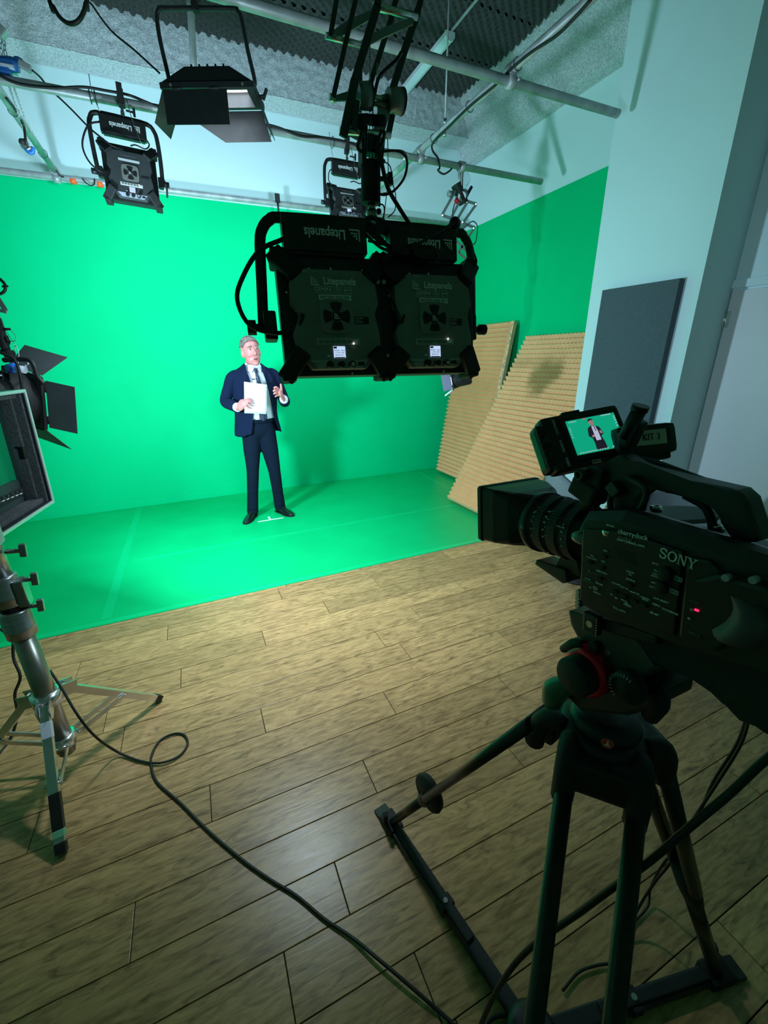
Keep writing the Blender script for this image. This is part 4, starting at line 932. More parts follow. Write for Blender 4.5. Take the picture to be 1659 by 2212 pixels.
cp = MB(); cp.box(((c0.x + c1.x) / 2 - 0.03, yS - 0.016, (c0.z + c1.z) / 2 + .004), (abs(c1.x - c0.x) + 0.14, 0.004, 0.034), bev=0.001); cpo = cp.build('control_strip', MATTE, mo)
for k in range(8):
    t = k / 4.0 - 1.0
    q = c0.lerp(c1, t if t > -.9 else t); MB().box((q.x, yS - 0.020, q.z), (0.016, 0.003, 0.0028)).build('button_mark', PRINTW, cpo)
    MB().box((q.x + 0.004, yS - 0.020, q.z + 0.012), (0.009, 0.006, 0.009), bev=.001).build('button', CASE, cpo)
MB().box((c1.x + 0.03, yS - 0.020, c1.z + 0.004), (0.012, 0.01, 0.036), bev=.002).build('latch', CASE, mo)
q = ml(13, 877, yS - 0.02); MB().cyl((q.x, q.y, q.z), (q.x, q.y + 0.01, q.z), 0.006, 10).build('screw', STEEL, mo)
q = ml(105, 1093, 0.02); MB().tube([(-0.03, .03, -0.004), (-0.04, .03, -0.016)], .010, 8).build('rubber_foot', TAN, mo)

BRUSHED = mat('brushed_steel', (0.36, 0.37, 0.36), 0.3, 0.85, var=0.12, scale=10, stretch=(1, 1, 20))
SC = Vector((-0.69, 1.69, 0))
st = thing('monitor_stand', 'heavy steel roller stand with square legs carrying the flight case monitor', 'stand', SC); ivs = st.matrix_world.inverted()
F = [Vector((-.645, 1.305, 0)), Vector((-.375, 1.93, 0))]; F.append(SC * 3 - F[0] - F[1])
MB(ivs).cyl(SC + Vector((0, 0, .10)), SC + Vector((0, 0, .66)), 0.034, 28).build('column', BRONZE, st)
def collar(z0, z1, r):
    MB(ivs).lathe([(r - .006, z0), (r, z0 + .004), (r, z0 + .03), (r + .0015, z0 + .032), (r + .0015, z0 + .037), (r, z0 + .039), (r, z1 - .006), (r - .003, z1), (r - .02, z1 + .001)], T(*SC), 28).build('collar', BRUSHED, st)
collar(.655, .765, .046); collar(.785, .90, .043)
MB(ivs).cyl(SC + Vector((0, 0, .765)), SC + Vector((0, 0, .79)), .036, 24).build('rubber_ring', RUBBER, st)
MB(ivs).cyl(SC + Vector((0, 0, .90)), SC + Vector((0, 0, 1.08)), .033, 24).build('riser_tube', BRUSHED, st)
m_ = MB(ivs); m_.bar(SC + Vector((0, 0, 1.02)), BR + MM.to_3x3() @ Vector((-MW / 2, dpt / 2 + .02, 0.03)), .06, .03); m_.box(SC + Vector((0, 0, 1.05)), (.07, .07, .08), bev=.008); m_.build('monitor_bracket', GALV, st)
er = Vector((.80, -.2, 0)).normalized()
for z, ln in ((.985, .05), (.875, .055), (.77, .045)):
    p = SC + er * .04 + Vector((0, 0, z)); m_ = MB(ivs); m_.cyl(p, p + er * ln, .008, 10); m_.bar(p + er * ln + Vector((0, 0, -.022)), p + er * (ln + .006) + Vector((0, 0, .024)), .016, .02, (1, 0, 0), bev=.004); m_.build('wing_knob', BRUSHED, st)
MB(ivs).box(SC + er * .048 + Vector((0, 0, .83)), (.03, .05, .10), bev=.006).build('clamp_block', BRUSHED, st)
hub = MB(ivs); hub.lathe([(.034, .345), (.050, .345), (.050, .395), (.034, .395)], T(*SC), 24)
low = MB(ivs); low.lathe([(.034, .13), (.045, .13), (.045, .175), (.034, .175)], T(*SC), 24)
hub.build('upper_hub', STEEL, st); low.build('lower_hub', STEEL, st)
MB(ivs).cyl(SC + Vector((0, 0, .085)), SC + Vector((0, 0, .13)), .030, 20).build('column_foot', BRONZE, st)
for k, f in enumerate(F):
    d = (f - SC).normalized(); sd = Vector((-d.y, d.x, 0))
    a = SC + d * .058 + Vector((0, 0, .372)); e = f + Vector((0, 0, .016))
    for s in (-1, 1): MB(ivs).bar(SC + d * .035 + sd * .019 * s + Vector((0, 0, .37)), SC + d * .095 + sd * .019 * s + Vector((0, 0, .355)), .004, .055, (0, 0, 1)).build('hub_bracket', STEEL, st)
    lg = MB(ivs).bar(a, e, .030, .030, (0, 0, 1), bev=.003).build('leg', STEEL, st)
    ax = (e - a).normalized()
    MB(ivs).bar(e - ax * .03, e + ax * .004, .033, .033, (0, 0, 1), bev=.003).build('foot_cap', RUBBER, lg)
    if k == 0:
        L_ = (e - a).length
        MB(ivs).bar(a + ax * L_ * .62, a + ax * L_ * .86, .0325, .0325, (0, 0, 1), bev=.002).build('black_tape', RUBBER, lg)
        MB(ivs).bar(a + ax * L_ * .86, a + ax * L_ * .91, .0330, .0330, (0, 0, 1), bev=.002).build('green_tape', mat('pale_green_tape', (.18, .52, .32), .5, var=.05), lg)
        MB(ivs).bar(a + ax * L_ * .12, a + ax * L_ * .24, .0322, .0322, (0, 0, 1), bev=.002).build('white_tape', WPLAST, lg)
    mid = a.lerp(e, .56); lo = SC + d * .05 + Vector((0, 0, .15))
    for s in (-1, 1): MB(ivs).bar(lo + sd * .020 * s, mid + sd * .020 * s, .005, .020, (0, 0, 1)).build('brace', STEEL, st)
    MB(ivs).cyl(mid - sd * .026, mid + sd * .026, .005, 8).build('pivot_bolt', STEEL, st)
    MB(ivs).cyl(lo - sd * .028, lo + sd * .028, .006, 8).build('pivot_bolt', STEEL, st)
cable('black cable from the steel stand looping over the boards to the bottom edge', [dep(108, 1448, 1.62), dep(135, 1490, 1.62), dep(168, 1545, 1.62), dep(205, 1590, 1.66), onz(250, 1622, .03), onz(300, 1643, .009), onz(345, 1648, .012), onz(385, 1634, .008), onz(405, 1608, .007), onz(398, 1588, .007), onz(375, 1585, .007), onz(345, 1600, .007), onz(328, 1630, .007), onz(327, 1655, .009), onz(340, 1690, .007), onz(390, 1735, .007), onz(450, 1795, .007), onz(520, 1855, .007), onz(580, 1898, .007), onz(640, 1935, .007), onz(700, 1985, .007), onz(760, 2025, .01), onz(815, 2070, .02), onz(880, 2125, .02), onz(960, 2195, .01), onz(1010, 2240, .01)], .0048, 6)
cable('black cable hanging behind the stand column at the left edge', [dep(-20, 1345, 1.9), dep(20, 1372, 1.88), dep(45, 1390, 1.86), dep(70, 1400, 1.85)], .006)
cable('black cable curling down to the floor left of the stand column', [dep(30, 1366, 1.80), dep(29, 1420, 1.8), dep(44, 1462, 1.8), dep(32, 1500, 1.82), dep(37, 1545, 1.86), onz(20, 1600, .007), onz(-30, 1660, .007)], .006)

# ------------------------------------------------------------------ two grey chairs and a jumper behind the camera
def tub_chair(label, C0, yaw, w, hback, m1, m2):
    M = T(*C0) @ R(yaw, 'Z'); o = thing('tub_chair', label, 'chair', M, 'grey chairs beside the pier')
    def shell_ring(z, off, rr, n=18, a0=-25, a1=205):
        return [Vector((rr * math.cos(math.radians(a0 + (a1 - a0) * k / n)), rr * .92 * math.sin(math.radians(a0 + (a1 - a0) * k / n)), z + off * max(0, math.sin(math.radians(a0 + (a1 - a0) * k / n))))) for k in range(n + 1)]
    m_ = MB(); m_.loft([shell_ring(.40, 0, w * .42), shell_ring(.47, 0, w * .47), shell_ring(.58, .06, w * .50), shell_ring(.62, hback - .68, w * .515), shell_ring(.635, hback - .64, w * .50)], caps=False, wrap=False)
    m_.build('backrest', m1, o, solid=0.035)
    m_ = MB(); m_.lathe([(.02, .37), (w * .40, .38), (w * .445, .41), (w * .44, .455), (w * .38, .475), (.02, .478)], seg=28); m_.build('seat', m2, o)
    MB().lathe([(.02, .0), (.13, .0), (.13, .012), (.05, .022), (.026, .05), (.026, .33), (.10, .375), (.02, .376)], seg=28).build('pedestal', MATTE, o)
    return o
ca = dep(1284, 1010, 2.85); cb = dep(1415, 1050, 2.40)
c1_ = tub_chair('grey tub chair left of the jumper, behind the video camera lens', (ca.x, ca.y, 0), 60, .64, .86, CHAIRF, CHAIRD)
c2_ = tub_chair('grey tub chair with dark arm tablet beside the pier, behind the camera handle', (cb.x + .08, cb.y - .10, 0), -75, .58, .86, CHAIRF, CHAIRD)
q = dep(1462, 1112, 2.15)
tb = MB(c2_.matrix_world.inverted()); tb.prism([(.20 * math.copysign(abs(math.cos(a)) ** .7, math.cos(a)), .10 * math.copysign(abs(math.sin(a)) ** .7, math.sin(a))) for a in [2 * PI * k / 24 for k in range(24)]], -.012, .012, T(q.x, q.y, q.z) @ R(-20, 'Z') @ R(90, 'X'), bev=.004); tb.build('arm_tablet', CHAIRD, c2_)
q = dep(1335, 1070, 2.30)
jm = thing('folded_jumper', 'pale grey jumper hanging over the chair behind the camera handle', 'clothing', q)
m_ = MB()
rows = []
for i in range(15):
    u = i / 14
    rows.append([Vector((-.10 + .20 * u + .010 * math.sin(9 * v), -.05 + .02 * math.sin(14 * u) * v + .05 * math.cos(PI * v), .09 - .20 * v + .012 * math.sin(7 * u + 5 * v))) for v in [k / 10 for k in range(11)]])
m_.loft(rows, caps=False, wrap=False); m_.build('cloth', CLOTH, jm, solid=.012, sub=1)
q = dep(1332, 1108, 2.28); bg = thing('tan_bag', 'small tan leather bag under the pale grey jumper', 'bag', q)
m_ = MB(); m_.box((0, 0, 0), (.12, .07, .09), R(-10, 'Z'), bev=.018); m_.build('pouch', TAN, bg); MB().tube([(-.05, 0, .04), (-.03, 0, .10), (.03, 0, .10), (.05, 0, .04)], .006, 8, smooth=4).build('strap', TAN, bg)

# ------------------------------------------------------------------ tripod
BW = Vector((0.545, 0.335, 0.982))          # bowl centre
tp = thing('tripod', 'black video tripod with ground spreader and red logo badge on the bowl', 'tripod', (0.52, 0.33, 0)); ivt = tp.matrix_world.inverted()
fL, fR, cS = onz(848, 1775, .035), onz(1545, 2095, .035), onz(1150, 2235, .03)
best = None
pa, pb_ = ray(1303, 1600), ray(1232, 2212); nrm = pa.cross(pb_)
for k in range(720):
    a = k * PI / 360; P = Vector((cS.x + .60 * math.cos(a), cS.y + .60 * math.sin(a), .035)); dd = abs((P - EYE).dot(nrm.normalized()))
    if P.y < cS.y - .05 and P.x < cS.x + .1 and (best is None or dd < best[0]): best = (dd, P)
fN = best[1]
def twin(a_px, b_px, da): pass
# crown with three shoulders
m_ = MB(ivt)
m_.lathe([(.030, -.058), (.048, -.060), (.054, -.045), (.054, -.015), (.062, -.008), (.0685, .002), (.0685, .012), (.062, .020), (.045, .022)], T(*BW), 36)
crown = m_.build('bowl', BLACK, tp)
for f in (fL, fR, fN):
    d = Vector((f.x - BW.x, f.y - BW.y, 0)).normalized(); sd = Vector((-d.y, d.x, 0))
    wS = .051 if f is fN else .048
    m_ = MB(ivt); m_.box((0, .072, -.022), (wS * 2 + .01, .034, .064), frame(BW, x=sd * -1, y=d), bev=.010); m_.build('leg_shoulder', BLACK, crown)
    for s in (-1, 1): MB(ivt).tube([BW + d * .040 + sd * wS * s + Vector((0, 0, .010)), BW + d * .066 + sd * wS * s + Vector((0, 0, .006)), BW + d * .082 + sd * wS * s + Vector((0, 0, -.020)), BW + d * .090 + sd * wS * s + Vector((0, 0, -.070))], [.013, .017, .018, .017], 12, smooth=3).build('leg_clamp', MATTE, crown)
# badge on the side facing the photographer
dN = Vector((fN.x - BW.x, fN.y - BW.y, 0)).normalized()
bn = dN.copy()
bc = EYE + ray(1312, 1606) * ((BW + dN * .0895 - EYE).dot(dN) / ray(1312, 1606).dot(dN))
Mb = frame(bc + bn * .0008, z=bn, x=Vector((-bn.y, bn.x, 0)), y=None)
MB(ivt).cyl(bc, bc + bn * .0012, .0085, 24).build('badge', mat('badge_red', (.85, .05, .03), .35, var=.05), crown, label='round red logo badge')
m_ = MB(ivt)
for a, b_ in (((0, .003), (0, -.0045)), ((0, .0015), (-.0038, -.0045)), ((0, .0015), (.0038, -.0045))): m_.bar(Mb @ Vector((a[0], a[1], .0007)), Mb @ Vector((b_[0], b_[1], .0007)), .0014, .0008, bn)
m_.cyl(Mb @ Vector((0, .0048, .0004)), Mb @ Vector((0, .0048, .0010)), .0013, 10)
m_.build('badge_figure', PRINTW, crown, kind='stuff')
kb = dep(1280, 1632, (BW - EYE).dot(_f) + .01)
MB(ivt).cyl(BW + Vector((-.030, .010, -.05)), BW + Vector((-.030, .010, -.115)), .0190, 14).build('bowl_knob', MATTE, tp)
# legs
def leg(f, split, lock_t, r=.0125, off=.046, names=('upper_tube', 'lower_tube')):
    d = Vector((f.x - BW.x, f.y - BW.y, 0)).normalized(); sd = Vector((-d.y, d.x, 0))
    top = BW + d * .088 + Vector((0, 0, -.045)); ax = (f - top)
    o = thing_part('leg', tp)
    if split == 'twin':
        for s in (-1, 1): MB(ivt).tube([top + sd * off * s, f + sd * off * 0.95 * s], r, 14).build('upper_tube', BLACKT, o)
    else:
        P = top + ax * lock_t
        for s in (-1, 1): MB(ivt).tube([top + sd * off * s, P + sd * off * .45 * s], r * .82, 12).build('upper_tube', BLACKT, o)
        MB(ivt).tube([P - ax * .06, P + ax * .04, P + ax * .16], [.030, .030, .018], 12, squash=(1, .7, sd)).build('leg_lock', MATTE, o)
        MB(ivt).tube([P, f], r, 12).build('lower_tube', BLACKT, o)
    return o
def thing_part(name, par):
    o = bpy.data.objects.new(name, None); col.objects.link(o); o.parent = par; o.empty_display_size = .02; return o
BLACKT = mat('tripod_tube', (0.022, 0.018, 0.014), 0.35, 0.3, var=0.2, scale=20)
leg(fN, 'twin', 0, .0140, .050)
leg(fR, 'y', .50, .0175, .048)
# left leg seen edge on: one line of two stages with a round lever lock
d = Vector((fL.x - BW.x, fL.y - BW.y, 0)).normalized(); top = dep(1228, 1520, .93) if False else BW + d * .088 + Vector((-.03, 0, -.025))
o = thing_part('leg', tp); P = top.lerp(fL, .62)
sd = Vector((-d.y, d.x, 0))
for s in (-1, 1): MB(ivt).tube([top + sd * .03 * s, P + sd * .012 * s], .0115, 14).build('upper_tube', BLACKT, o)
MB(ivt).tube([P, fL], .0135, 14).build('lower_tube', BRONZED if False else BLACKT, o)
ax = (fL - top).normalized(); side = ax.cross(Vector((0, 0, 1))).normalized(); upn = side.cross(ax)
m_ = MB(ivt); m_.lathe([(.002, -.012), (.050, -.012), (.055, -.004), (.050, .010), (.002, .012)], frame(P - ax * .02 + upn * .006, z=side, x=ax), 24); m_.build('lever_lock', MATTE, o)
m_ = MB(ivt); m_.tube([P - ax * .01, P + ax * .045], .020, 14); m_.build('lock_collar', BLACK, o)
# feet and spreader
for f in (fL, fR, fN):
    d = Vector((f.x - cS.x, f.y - cS.y, 0)).normalized(); sd = Vector((-d.y, d.x, 0))
    ft = thing_part('foot', tp)
    m_ = MB(ivt); m_.bar(f - d * .03 - Vector((0, 0, .015)), f + d * .045 - Vector((0, 0, .017)), .055, .034, (0, 0, 1), bev=.006); m_.build('foot_block', MATTE, ft)
    m_ = MB(ivt); m_.bar(f + d * .02 + sd * .02 - Vector((0, 0, .01)), f + d * .005 + sd * .026 + Vector((0, 0, .055)), .016, .02, (0, 0, 1), bev=.004); m_.build('foot_lever', MATTE, ft)
    m_ = MB(ivt); m_.bar(f + d * .04 - Vector((0, 0, .02)), f + d * .085 - Vector((0, 0, .03)), .05, .010, (0, 0, 1), bev=.003); m_.build('foot_toe', RUBBER, ft)
    am = thing_part('spreader_arm', tp)
    MB(ivt).bar(cS - Vector((0, 0, .008)), f - d * .02 - Vector((0, 0, .016)), .040, .022, (0, 0, 1), bev=.005).build('outer_channel', BLACK, am)
    m1 = cS.lerp(f, .35); m2 = cS.lerp(f, .98)
    MB(ivt).bar(m1 + Vector((0, 0, .004)), m2 + Vector((0, 0, -.002)), .026, .012, (0, 0, 1), bev=.003).build('inner_bar', MATTE, am)
    MB(ivt).bar(cS.lerp(f, .50) - Vector((0, 0, .01)), cS.lerp(f, .56) - Vector((0, 0, .012)), .048, .030, (0, 0, 1), bev=.004).build('slide_clamp', MATTE, am)
    MB(ivt).cyl(cS.lerp(f, .53), cS.lerp(f, .53) + Vector((0, 0, .012)), .007, 10).build('clamp_bolt', STEEL, am)
MB(ivt).lathe([(.01, -.025), (.055, -.025), (.06, -.015), (.06, .008), (.045, .014), (.01, .014)], T(*cS), 24).build('spreader_hub', BLACK, tp)

# ------------------------------------------------------------------ fluid head and camcorder (one frame: x right, y along the lens, z up)
MC = T(0.53, 0.43, 1.302) @ R(-7.5, 'X')
MCi = MC.inverted()
def S(px, py, x):
    d = ray(px, py); n = MC.to_3x3() @ Vector((1, 0, 0)); o_ = MC @ Vector((x, 0, 0))
    return MCi @ (EYE + d * ((o_ - EYE).dot(n) / d.dot(n)))
YZ = Matrix(((0, 1, 0, 0), (1, 0, 0, 0), (0, 0, 1, 0), (0, 0, 0, 1)))      # prism helper: (y,z) outline extruded along x
def side_poly(px_list, x): return [(S(px, py, x).y, S(px, py, x).z) for px, py in px_list]
fh = thing('fluid_head', 'black fluid tripod head with red ringed friction knob under the camcorder', 'tripod head', BW + Vector((0, 0, .02))); ivh_ = fh.matrix_world.inverted() @ MC
def HB(): return MB(ivh_)
HB().prism(side_poly([(1226, 1318), (1300, 1345), (1372, 1378), (1416, 1442), (1380, 1470), (1318, 1448), (1245, 1375), (1232, 1350)], -.05), -.050, .045, YZ, bev=.004).build('top_plate', mat('head_grey', (.062, .068, .064), .4, .2, var=.1), fh)
HB().prism(side_poly([(1240, 1375), (1318, 1448), (1385, 1470), (1420, 1500), (1415, 1530), (1360, 1545), (1260, 1535), (1225, 1500), (1222, 1420)], -.035), -.040, .045, YZ, bev=.006).build('head_body', BLACK, fh)
kc = S(1255, 1456, -.078)
HB().lathe([(.002, 0), (.026, 0), (.0285, .004), (.0285, .022), (.027, .024)], frame((-.098, kc.y, kc.z), z=(1, 0, 0), x=(0, 1, 0)), 32).build('friction_knob', MATTE, fh)
HB().lathe([(.028, 0), (.0350, .001), (.0350, .018), (.028, .020)], frame((-.075, kc.y, kc.z), z=(1, 0, 0), x=(0, 1, 0)), 36).build('knob_ring', RED, fh, label='red anodised ring')
HB().cyl((-.058, kc.y, kc.z), (-.035, kc.y, kc.z), .035, 28).build('knob_base', BLACK, fh)
text('7', frame((-.0712, kc.y - .028, kc.z + .030), x=(0, -.7, -.7), y=(-.72, 0, 0), z=(0, -.7, .7)) if False else frame((-.0635, kc.y - .0250, kc.z + .0250), z=(0, -.71, .71), x=(0, -.71, -.71)), .010, PRINTW, fh)
dc = S(1352, 1487, -.066)
HB().lathe([(.002, 0), (.012, 0), (.013, .003), (.020, .004), (.0225, .008), (.0225, .018)], frame((-.072, dc.y, dc.z), z=(1, 0, 0), x=(0, 1, 0)), 28).build('balance_dial', MATTE, fh)
for k in range(14):
    a = 2 * PI * k / 28 - .9
    HB().bar((-.0715, dc.y + .0175 * math.cos(a), dc.z + .0175 * math.sin(a)), (-.0715, dc.y + .0218 * math.cos(a), dc.z + .0218 * math.sin(a)), .0012, .001, (1, 0, 0)).build('dial_tick', GALV, fh)
for px, py, rr, mt in ((1273, 1398, .0075, RED), (1290, 1393, .007, MATTE)):
    q = S(px, py, -.052); HB().cyl((-.062, q.y, q.z), (-.048, q.y, q.z), rr, 14).build('lock_button', mt, fh)
lq = S(1232, 1397, -.055); HB().tube([S(1262, 1395, -.058), S(1240, 1393, -.060), S(1216, 1402, -.060)], [.008, .010, .006], 10, smooth=3).build('release_lever', MATTE, fh)
q = S(1312, 1410, -.051); HB().cyl((-.0525, q.y, q.z), (-.049, q.y, q.z), .005, 12).build('bolt', STEEL, fh)
HB().tube([S(1235, 1475, -.045), S(1200, 1490, -.055), S(1192, 1515, -.05)], [.014, .020, .016], 12, smooth=3).build('pan_lock', mat('green_grey_lever', (.03, .13, .075), .4, var=.1), fh)
HB().lathe([(.052, 0), (.055, .010), (.048, .026), (.030, .03)], frame(MCi @ (BW + Vector((0, 0, .016))), z=(MCi.to_3x3() @ Vector((0, 0, 1))), x=(1, 0, 0)), 28).build('pan_base', BLACK, fh)
HB().tube([S(1400, 1500, .0), S(1420, 1495, -.02), S(1425, 1520, -.03), S(1405, 1545, -.02)], .012, 10, smooth=3).build('pan_lever', MATTE, fh)

vc = thing('video_camera', 'large black camcorder on the tripod at the right, aimed at the man', 'camcorder', MC)
BODY = mat('camera_body', (0.011, 0.012, 0.012), 0.42, var=0.15, scale=40, bump=0.05, bscale=500)
body = MB().prism([(-.062, .036), (-.064, -.070), (-.10, -.070), (-.20, -.062), (-.30, -.046), (-.44, -.036), (-.44, .030), (-.28, .036), (-.20, .040), (-.10, .042), (-.062, .040)], -.066, .068, YZ, bev=.005).build('body', BODY, vc)
MB().prism([(-.068, .046), (-.068, -.060), (-.1985, -.052), (-.1985, .050), (-.13, .056)], -.0705, -.060, YZ, bev=.002).build('side_panel', BODY, body)
m_ = MB(); m_.loft([[Vector((-.066, y, .030)), Vector((-.064, y, z1 - .012)), Vector((-.056, y, z1)), Vector((-.044, y, z1 + .001)), Vector((.012, y, z1 - .017)), Vector((.020, y, z1 - .026)), Vector((.022, y, .028))] for y, z1 in ((-.058, .054), (-.066, .068), (-.12, .079), (-.20, .071), (-.30, .059), (-.44, .048))], smooth=False); m_.build('top_cover', BODY, vc)
MB().prism([(-.203, .046), (-.203, -.050), (-.24, -.050), (-.262, -.012), (-.245, .030), (-.225, .048)], -.0708, -.060, YZ, bev=.003).build('rear_panel', BODY, body)
# rounded grey pad at the back of the side
m_ = MB(); rows = []
for i in range(9):
    a = PI * i / 8
    rows.append([Vector((-.060 - .022 * math.sin(PI * v), -.228 - .016 * math.sin(a) - .040 * v, .036 - .060 * i / 8 - .010 * v)) for v in [k / 6 for k in range(7)]])
m_.loft(rows, caps=False, wrap=False); m_.build('shoulder_pad', mat('grey_leatherette', (.13, .105, .12), .6, var=.15, scale=50), body, solid=.004)
MB().prism(side_poly([(1500, 1250), (1560, 1235), (1659, 1262), (1720, 1290), (1720, 1325), (1640, 1300), (1560, 1272)], -.072), -.082, -.050, YZ, bev=.005).build('rear_bracket', BODY, body)
for px, py in ((1571, 1247), (1630, 1252)):
    q = S(px, py, -.083); MB().cyl((-.087, q.y, q.z), (-.080, q.y, q.z), .0035, 12).build('bolt', GALV, body)
# base, shoulder rest and battery behind
MB().prism(side_poly([(1300, 1335), (1457, 1385), (1659, 1430), (1800, 1440), (1800, 1560), (1660, 1590), (1605, 1545), (1560, 1520), (1500, 1455), (1420, 1440), (1372, 1378)], -.045), -.048, .050, YZ, bev=.006).build('shoulder_rest', MATTE, vc)
MB().prism(side_poly([(1262, 1318), (1300, 1335), (1420, 1375), (1420, 1395), (1330, 1372), (1270, 1345)], -.055), -.056, .050, YZ, bev=.003).build('base_plate', BLACK, vc)
q = S(1282, 1345, -.06); m_ = MB(); m_.box((-.062, q.y, q.z), (.012, .024, .030), bev=.003); pk = m_.build('plate_knob', BLACK, vc)
for kk in range(7): MB().box((-.0685, q.y - .0105 - .0012, q.z - .012 + .004 * kk), (.001, .0016, .0018)).build('knob_ridge', STEEL, pk)
MB().cyl((-.069, q.y, q.z), (-.066, q.y, q.z), .005, 12).build('knob_screw', STEEL, pk)
# lens
ax0 = Vector((0, 0, .013))
lens = MB().lathe([(.030, -.062), (.036, -.055), (.036, -.02), (.044, -.015), (.044, .0), (.047, .003), (.047, .022), (.045, .024), (.045, .030), (.0485, .033), (.0485, .050), (.0465, .052), (.0465, .060), (.050, .063), (.052, .078), (.050, .082), (.050, .10), (.030, .10)], frame(ax0, z=(0, 1, 0.0), x=(1, 0, 0)), 48).build('lens_barrel', BODY, vc)
for y0, y1, r_ in ((.004, .021, .0480), (.034, .049, .0495), (-.018, -.002, .0450)):
    n = 60; prof = []
    m_ = MB(); m_.loft([[Vector((r0 * math.cos(2 * PI * k / (2 * n)), yy, .013 + r0 * math.sin(2 * PI * k / (2 * n)))) for k in range(2 * n) for r0 in [(r_ if k % 2 else r_ + .0009)]] for yy in (y0, y1)], caps=False, smooth=False)
    m_.build('grip_ring', RUBBER, lens)
MB().lathe([(.0522, .064), (.0526, .064), (.0532, .074), (.0528, .075)], frame(ax0, z=(0, 1, 0), x=(1, 0, 0)), 48).build('front_ring', mat('grey_ring', (.07, .075, .07), .35, .3, var=.1), lens)
def on_barrel(phi, y, r_): return frame(ax0 + Vector((-r_ * math.cos(phi), y, r_ * math.sin(phi))), z=(-math.cos(phi), 0, math.sin(phi)), x=(0, -1, 0))
text('G', on_barrel(.02, .069, .0537), .0085, PRINTW, lens)
for phi, y, tx in ((.75, .028, '105'), (.55, .028, '70'), (.35, .028, '50'), (.1, .028, '35'), (-.15, .028, '28'), (.6, .056, '10'), (.3, .056, '5'), (.0, .056, '3'), (-.3, .056, '2'), (.45, -.008, '4'), (.2, -.008, '5.6'), (-.05, -.008, '8'), (-.3, -.008, '11')): text(tx, on_barrel(phi, y, .0478 if y < .05 and y > 0 else (.0472 if y > .05 else .0463)), .0042, PRINT, lens)
for phi in (.85, .65, .45, .25, .0, -.25): MB(on_barrel(phi, .053, .0470)).box((0, 0, 0), (.006, .0007, .0006)).build('index_line', PRINT, lens)
for phi in (.8, .5, .2, -.1): MB(on_barrel(phi, .0235, .0465)).box((0, 0, 0), (.005, .0007, .0006)).build('index_line', PRINT, lens)
text('E PZ 4/28-135 OSS', on_barrel(.35, .0015, .0466), .0034, PRINT, lens)
# hood
def rr(w_, h_, y, zc, c=.014, n=5):
    out = []
    for (sx, sz, a0) in ((1, 1, 0), (-1, 1, 90), (-1, -1, 180), (1, -1, 270)):
        for k in range(n):
            a = math.radians(a0 + 90 * k / (n - 1)); out.append(Vector((sx * (w_ - c) + c * math.cos(a), y, zc + sz * (h_ - c) + c * math.sin(a))))
    return out
m_ = MB(); m_.loft([rr(.048, .046, .080, .014, .040), rr(.058, .048, .100, .018, .02), rr(.066, .050, .130, .020, .008), rr(.070, .0515, .166, .0205, .006), rr(.066, .048, .166, .0205, .005), rr(.060, .044, .128, .020, .006), rr(.046, .042, .100, .016, .02)], caps=False, smooth=False); hood = m_.build('lens_hood', BODY, vc)
m_ = MB(); m_.loft([rr(.0705, .052, .158, .0205, .006), rr(.0712, .0527, .160, .0205, .006), rr(.0712, .0527, .168, .0205, .006), rr(.066, .048, .168, .0205, .005)], caps=False, smooth=False); m_.build('hood_rim', RUBBER, hood)
MB().cyl((0, .098, .013), (0, .101, .013), .043, 32).build('front_glass', mat('coated_glass', (.01, .012, .02), .05, var=.1), lens)
m_ = MB(); m_.prism([(.074, -.062), (.070, -.052), (.005, -.050), (.0, -.070), (.010, -.076)], -.020, .020, YZ, bev=.003); m_.build('lens_foot', BODY, lens)
m_ = MB(); m_.prism([(.030, -.052), (.02, -.03), (-.01, -.03), (-.02, -.055)], -.014, .014, YZ); m_.build('lens_foot_post', BODY, lens)
q = S(1252, 1167, -.07); MB().tube([(-.058, q.y - .012, q.z - .001), (-.062, q.y + .006, q.z + .001), (-.060, q.y + .016, q.z)], [.0085, .0095, .007], 12, smooth=3).build('strap_boss', mat('worn_grey_cap', (.16, .19, .17), .35, .3, var=.15), vc)
# carry handle
MB().prism([(-.080, .040), (-.072, .122), (-.062, .132), (-.078, .143), (-.109, .131), (-.171, .119), (-.217, .1145), (-.227, .106), (-.244, .064), (-.222, .056), (-.206, .075), (-.200, .096), (-.182, .1025), (-.146, .0995), (-.117, .106), (-.100, .088), (-.106, .040)], -.024, .006, YZ, bev=.005).build('top_handle', BODY, vc)
MB().tube([S(1645, 1155, -.012), S(1622, 1152, -.012)], .006, 10).build('handle_pin', MATTE, vc)
for px, py, x_ in ((1309, 1149, -.069), (1486, 1158, -.052), (1413, 1097, 0.0), (1545, 1139, 0.0)):
    q = S(px, py, x_); m_ = MB(); m_.lathe([(.0072, -.004), (.0072, .003), (.0060, .0045), (.004, .0045), (.0036, .002), (.001, .002)], frame((x_ + .004, q.y, q.z - .002), z=(-.25, 0, 1), x=(1, 0, 0)), 18); m_.build('cap_bolt', CHROME, vc)
MB().tube([S(1355, 1030, -.03), S(1395, 1055, -.035), S(1386, 1095, -.035), S(1358, 1117, -.035), S(1325, 1110, -.035), S(1318, 1080, -.035), S(1330, 1055, -.03)], .0042, 10, smooth=5).build('ring_cable', RUBBER, vc)
MB().tube([S(1480, 1070, -.0), S(1520, 1092, -.0), S(1535, 1118, 0), S(1540, 1142, 0)], .005, 10, smooth=4).build('cable', RUBBER, vc)
MB().tube([S(1275, 1080, -.02), S(1290, 1105, -.02), S(1320, 1113, -.02), S(1365, 1110, -.02)], .0035, 8, smooth=4).build('cable', RUBBER, vc)
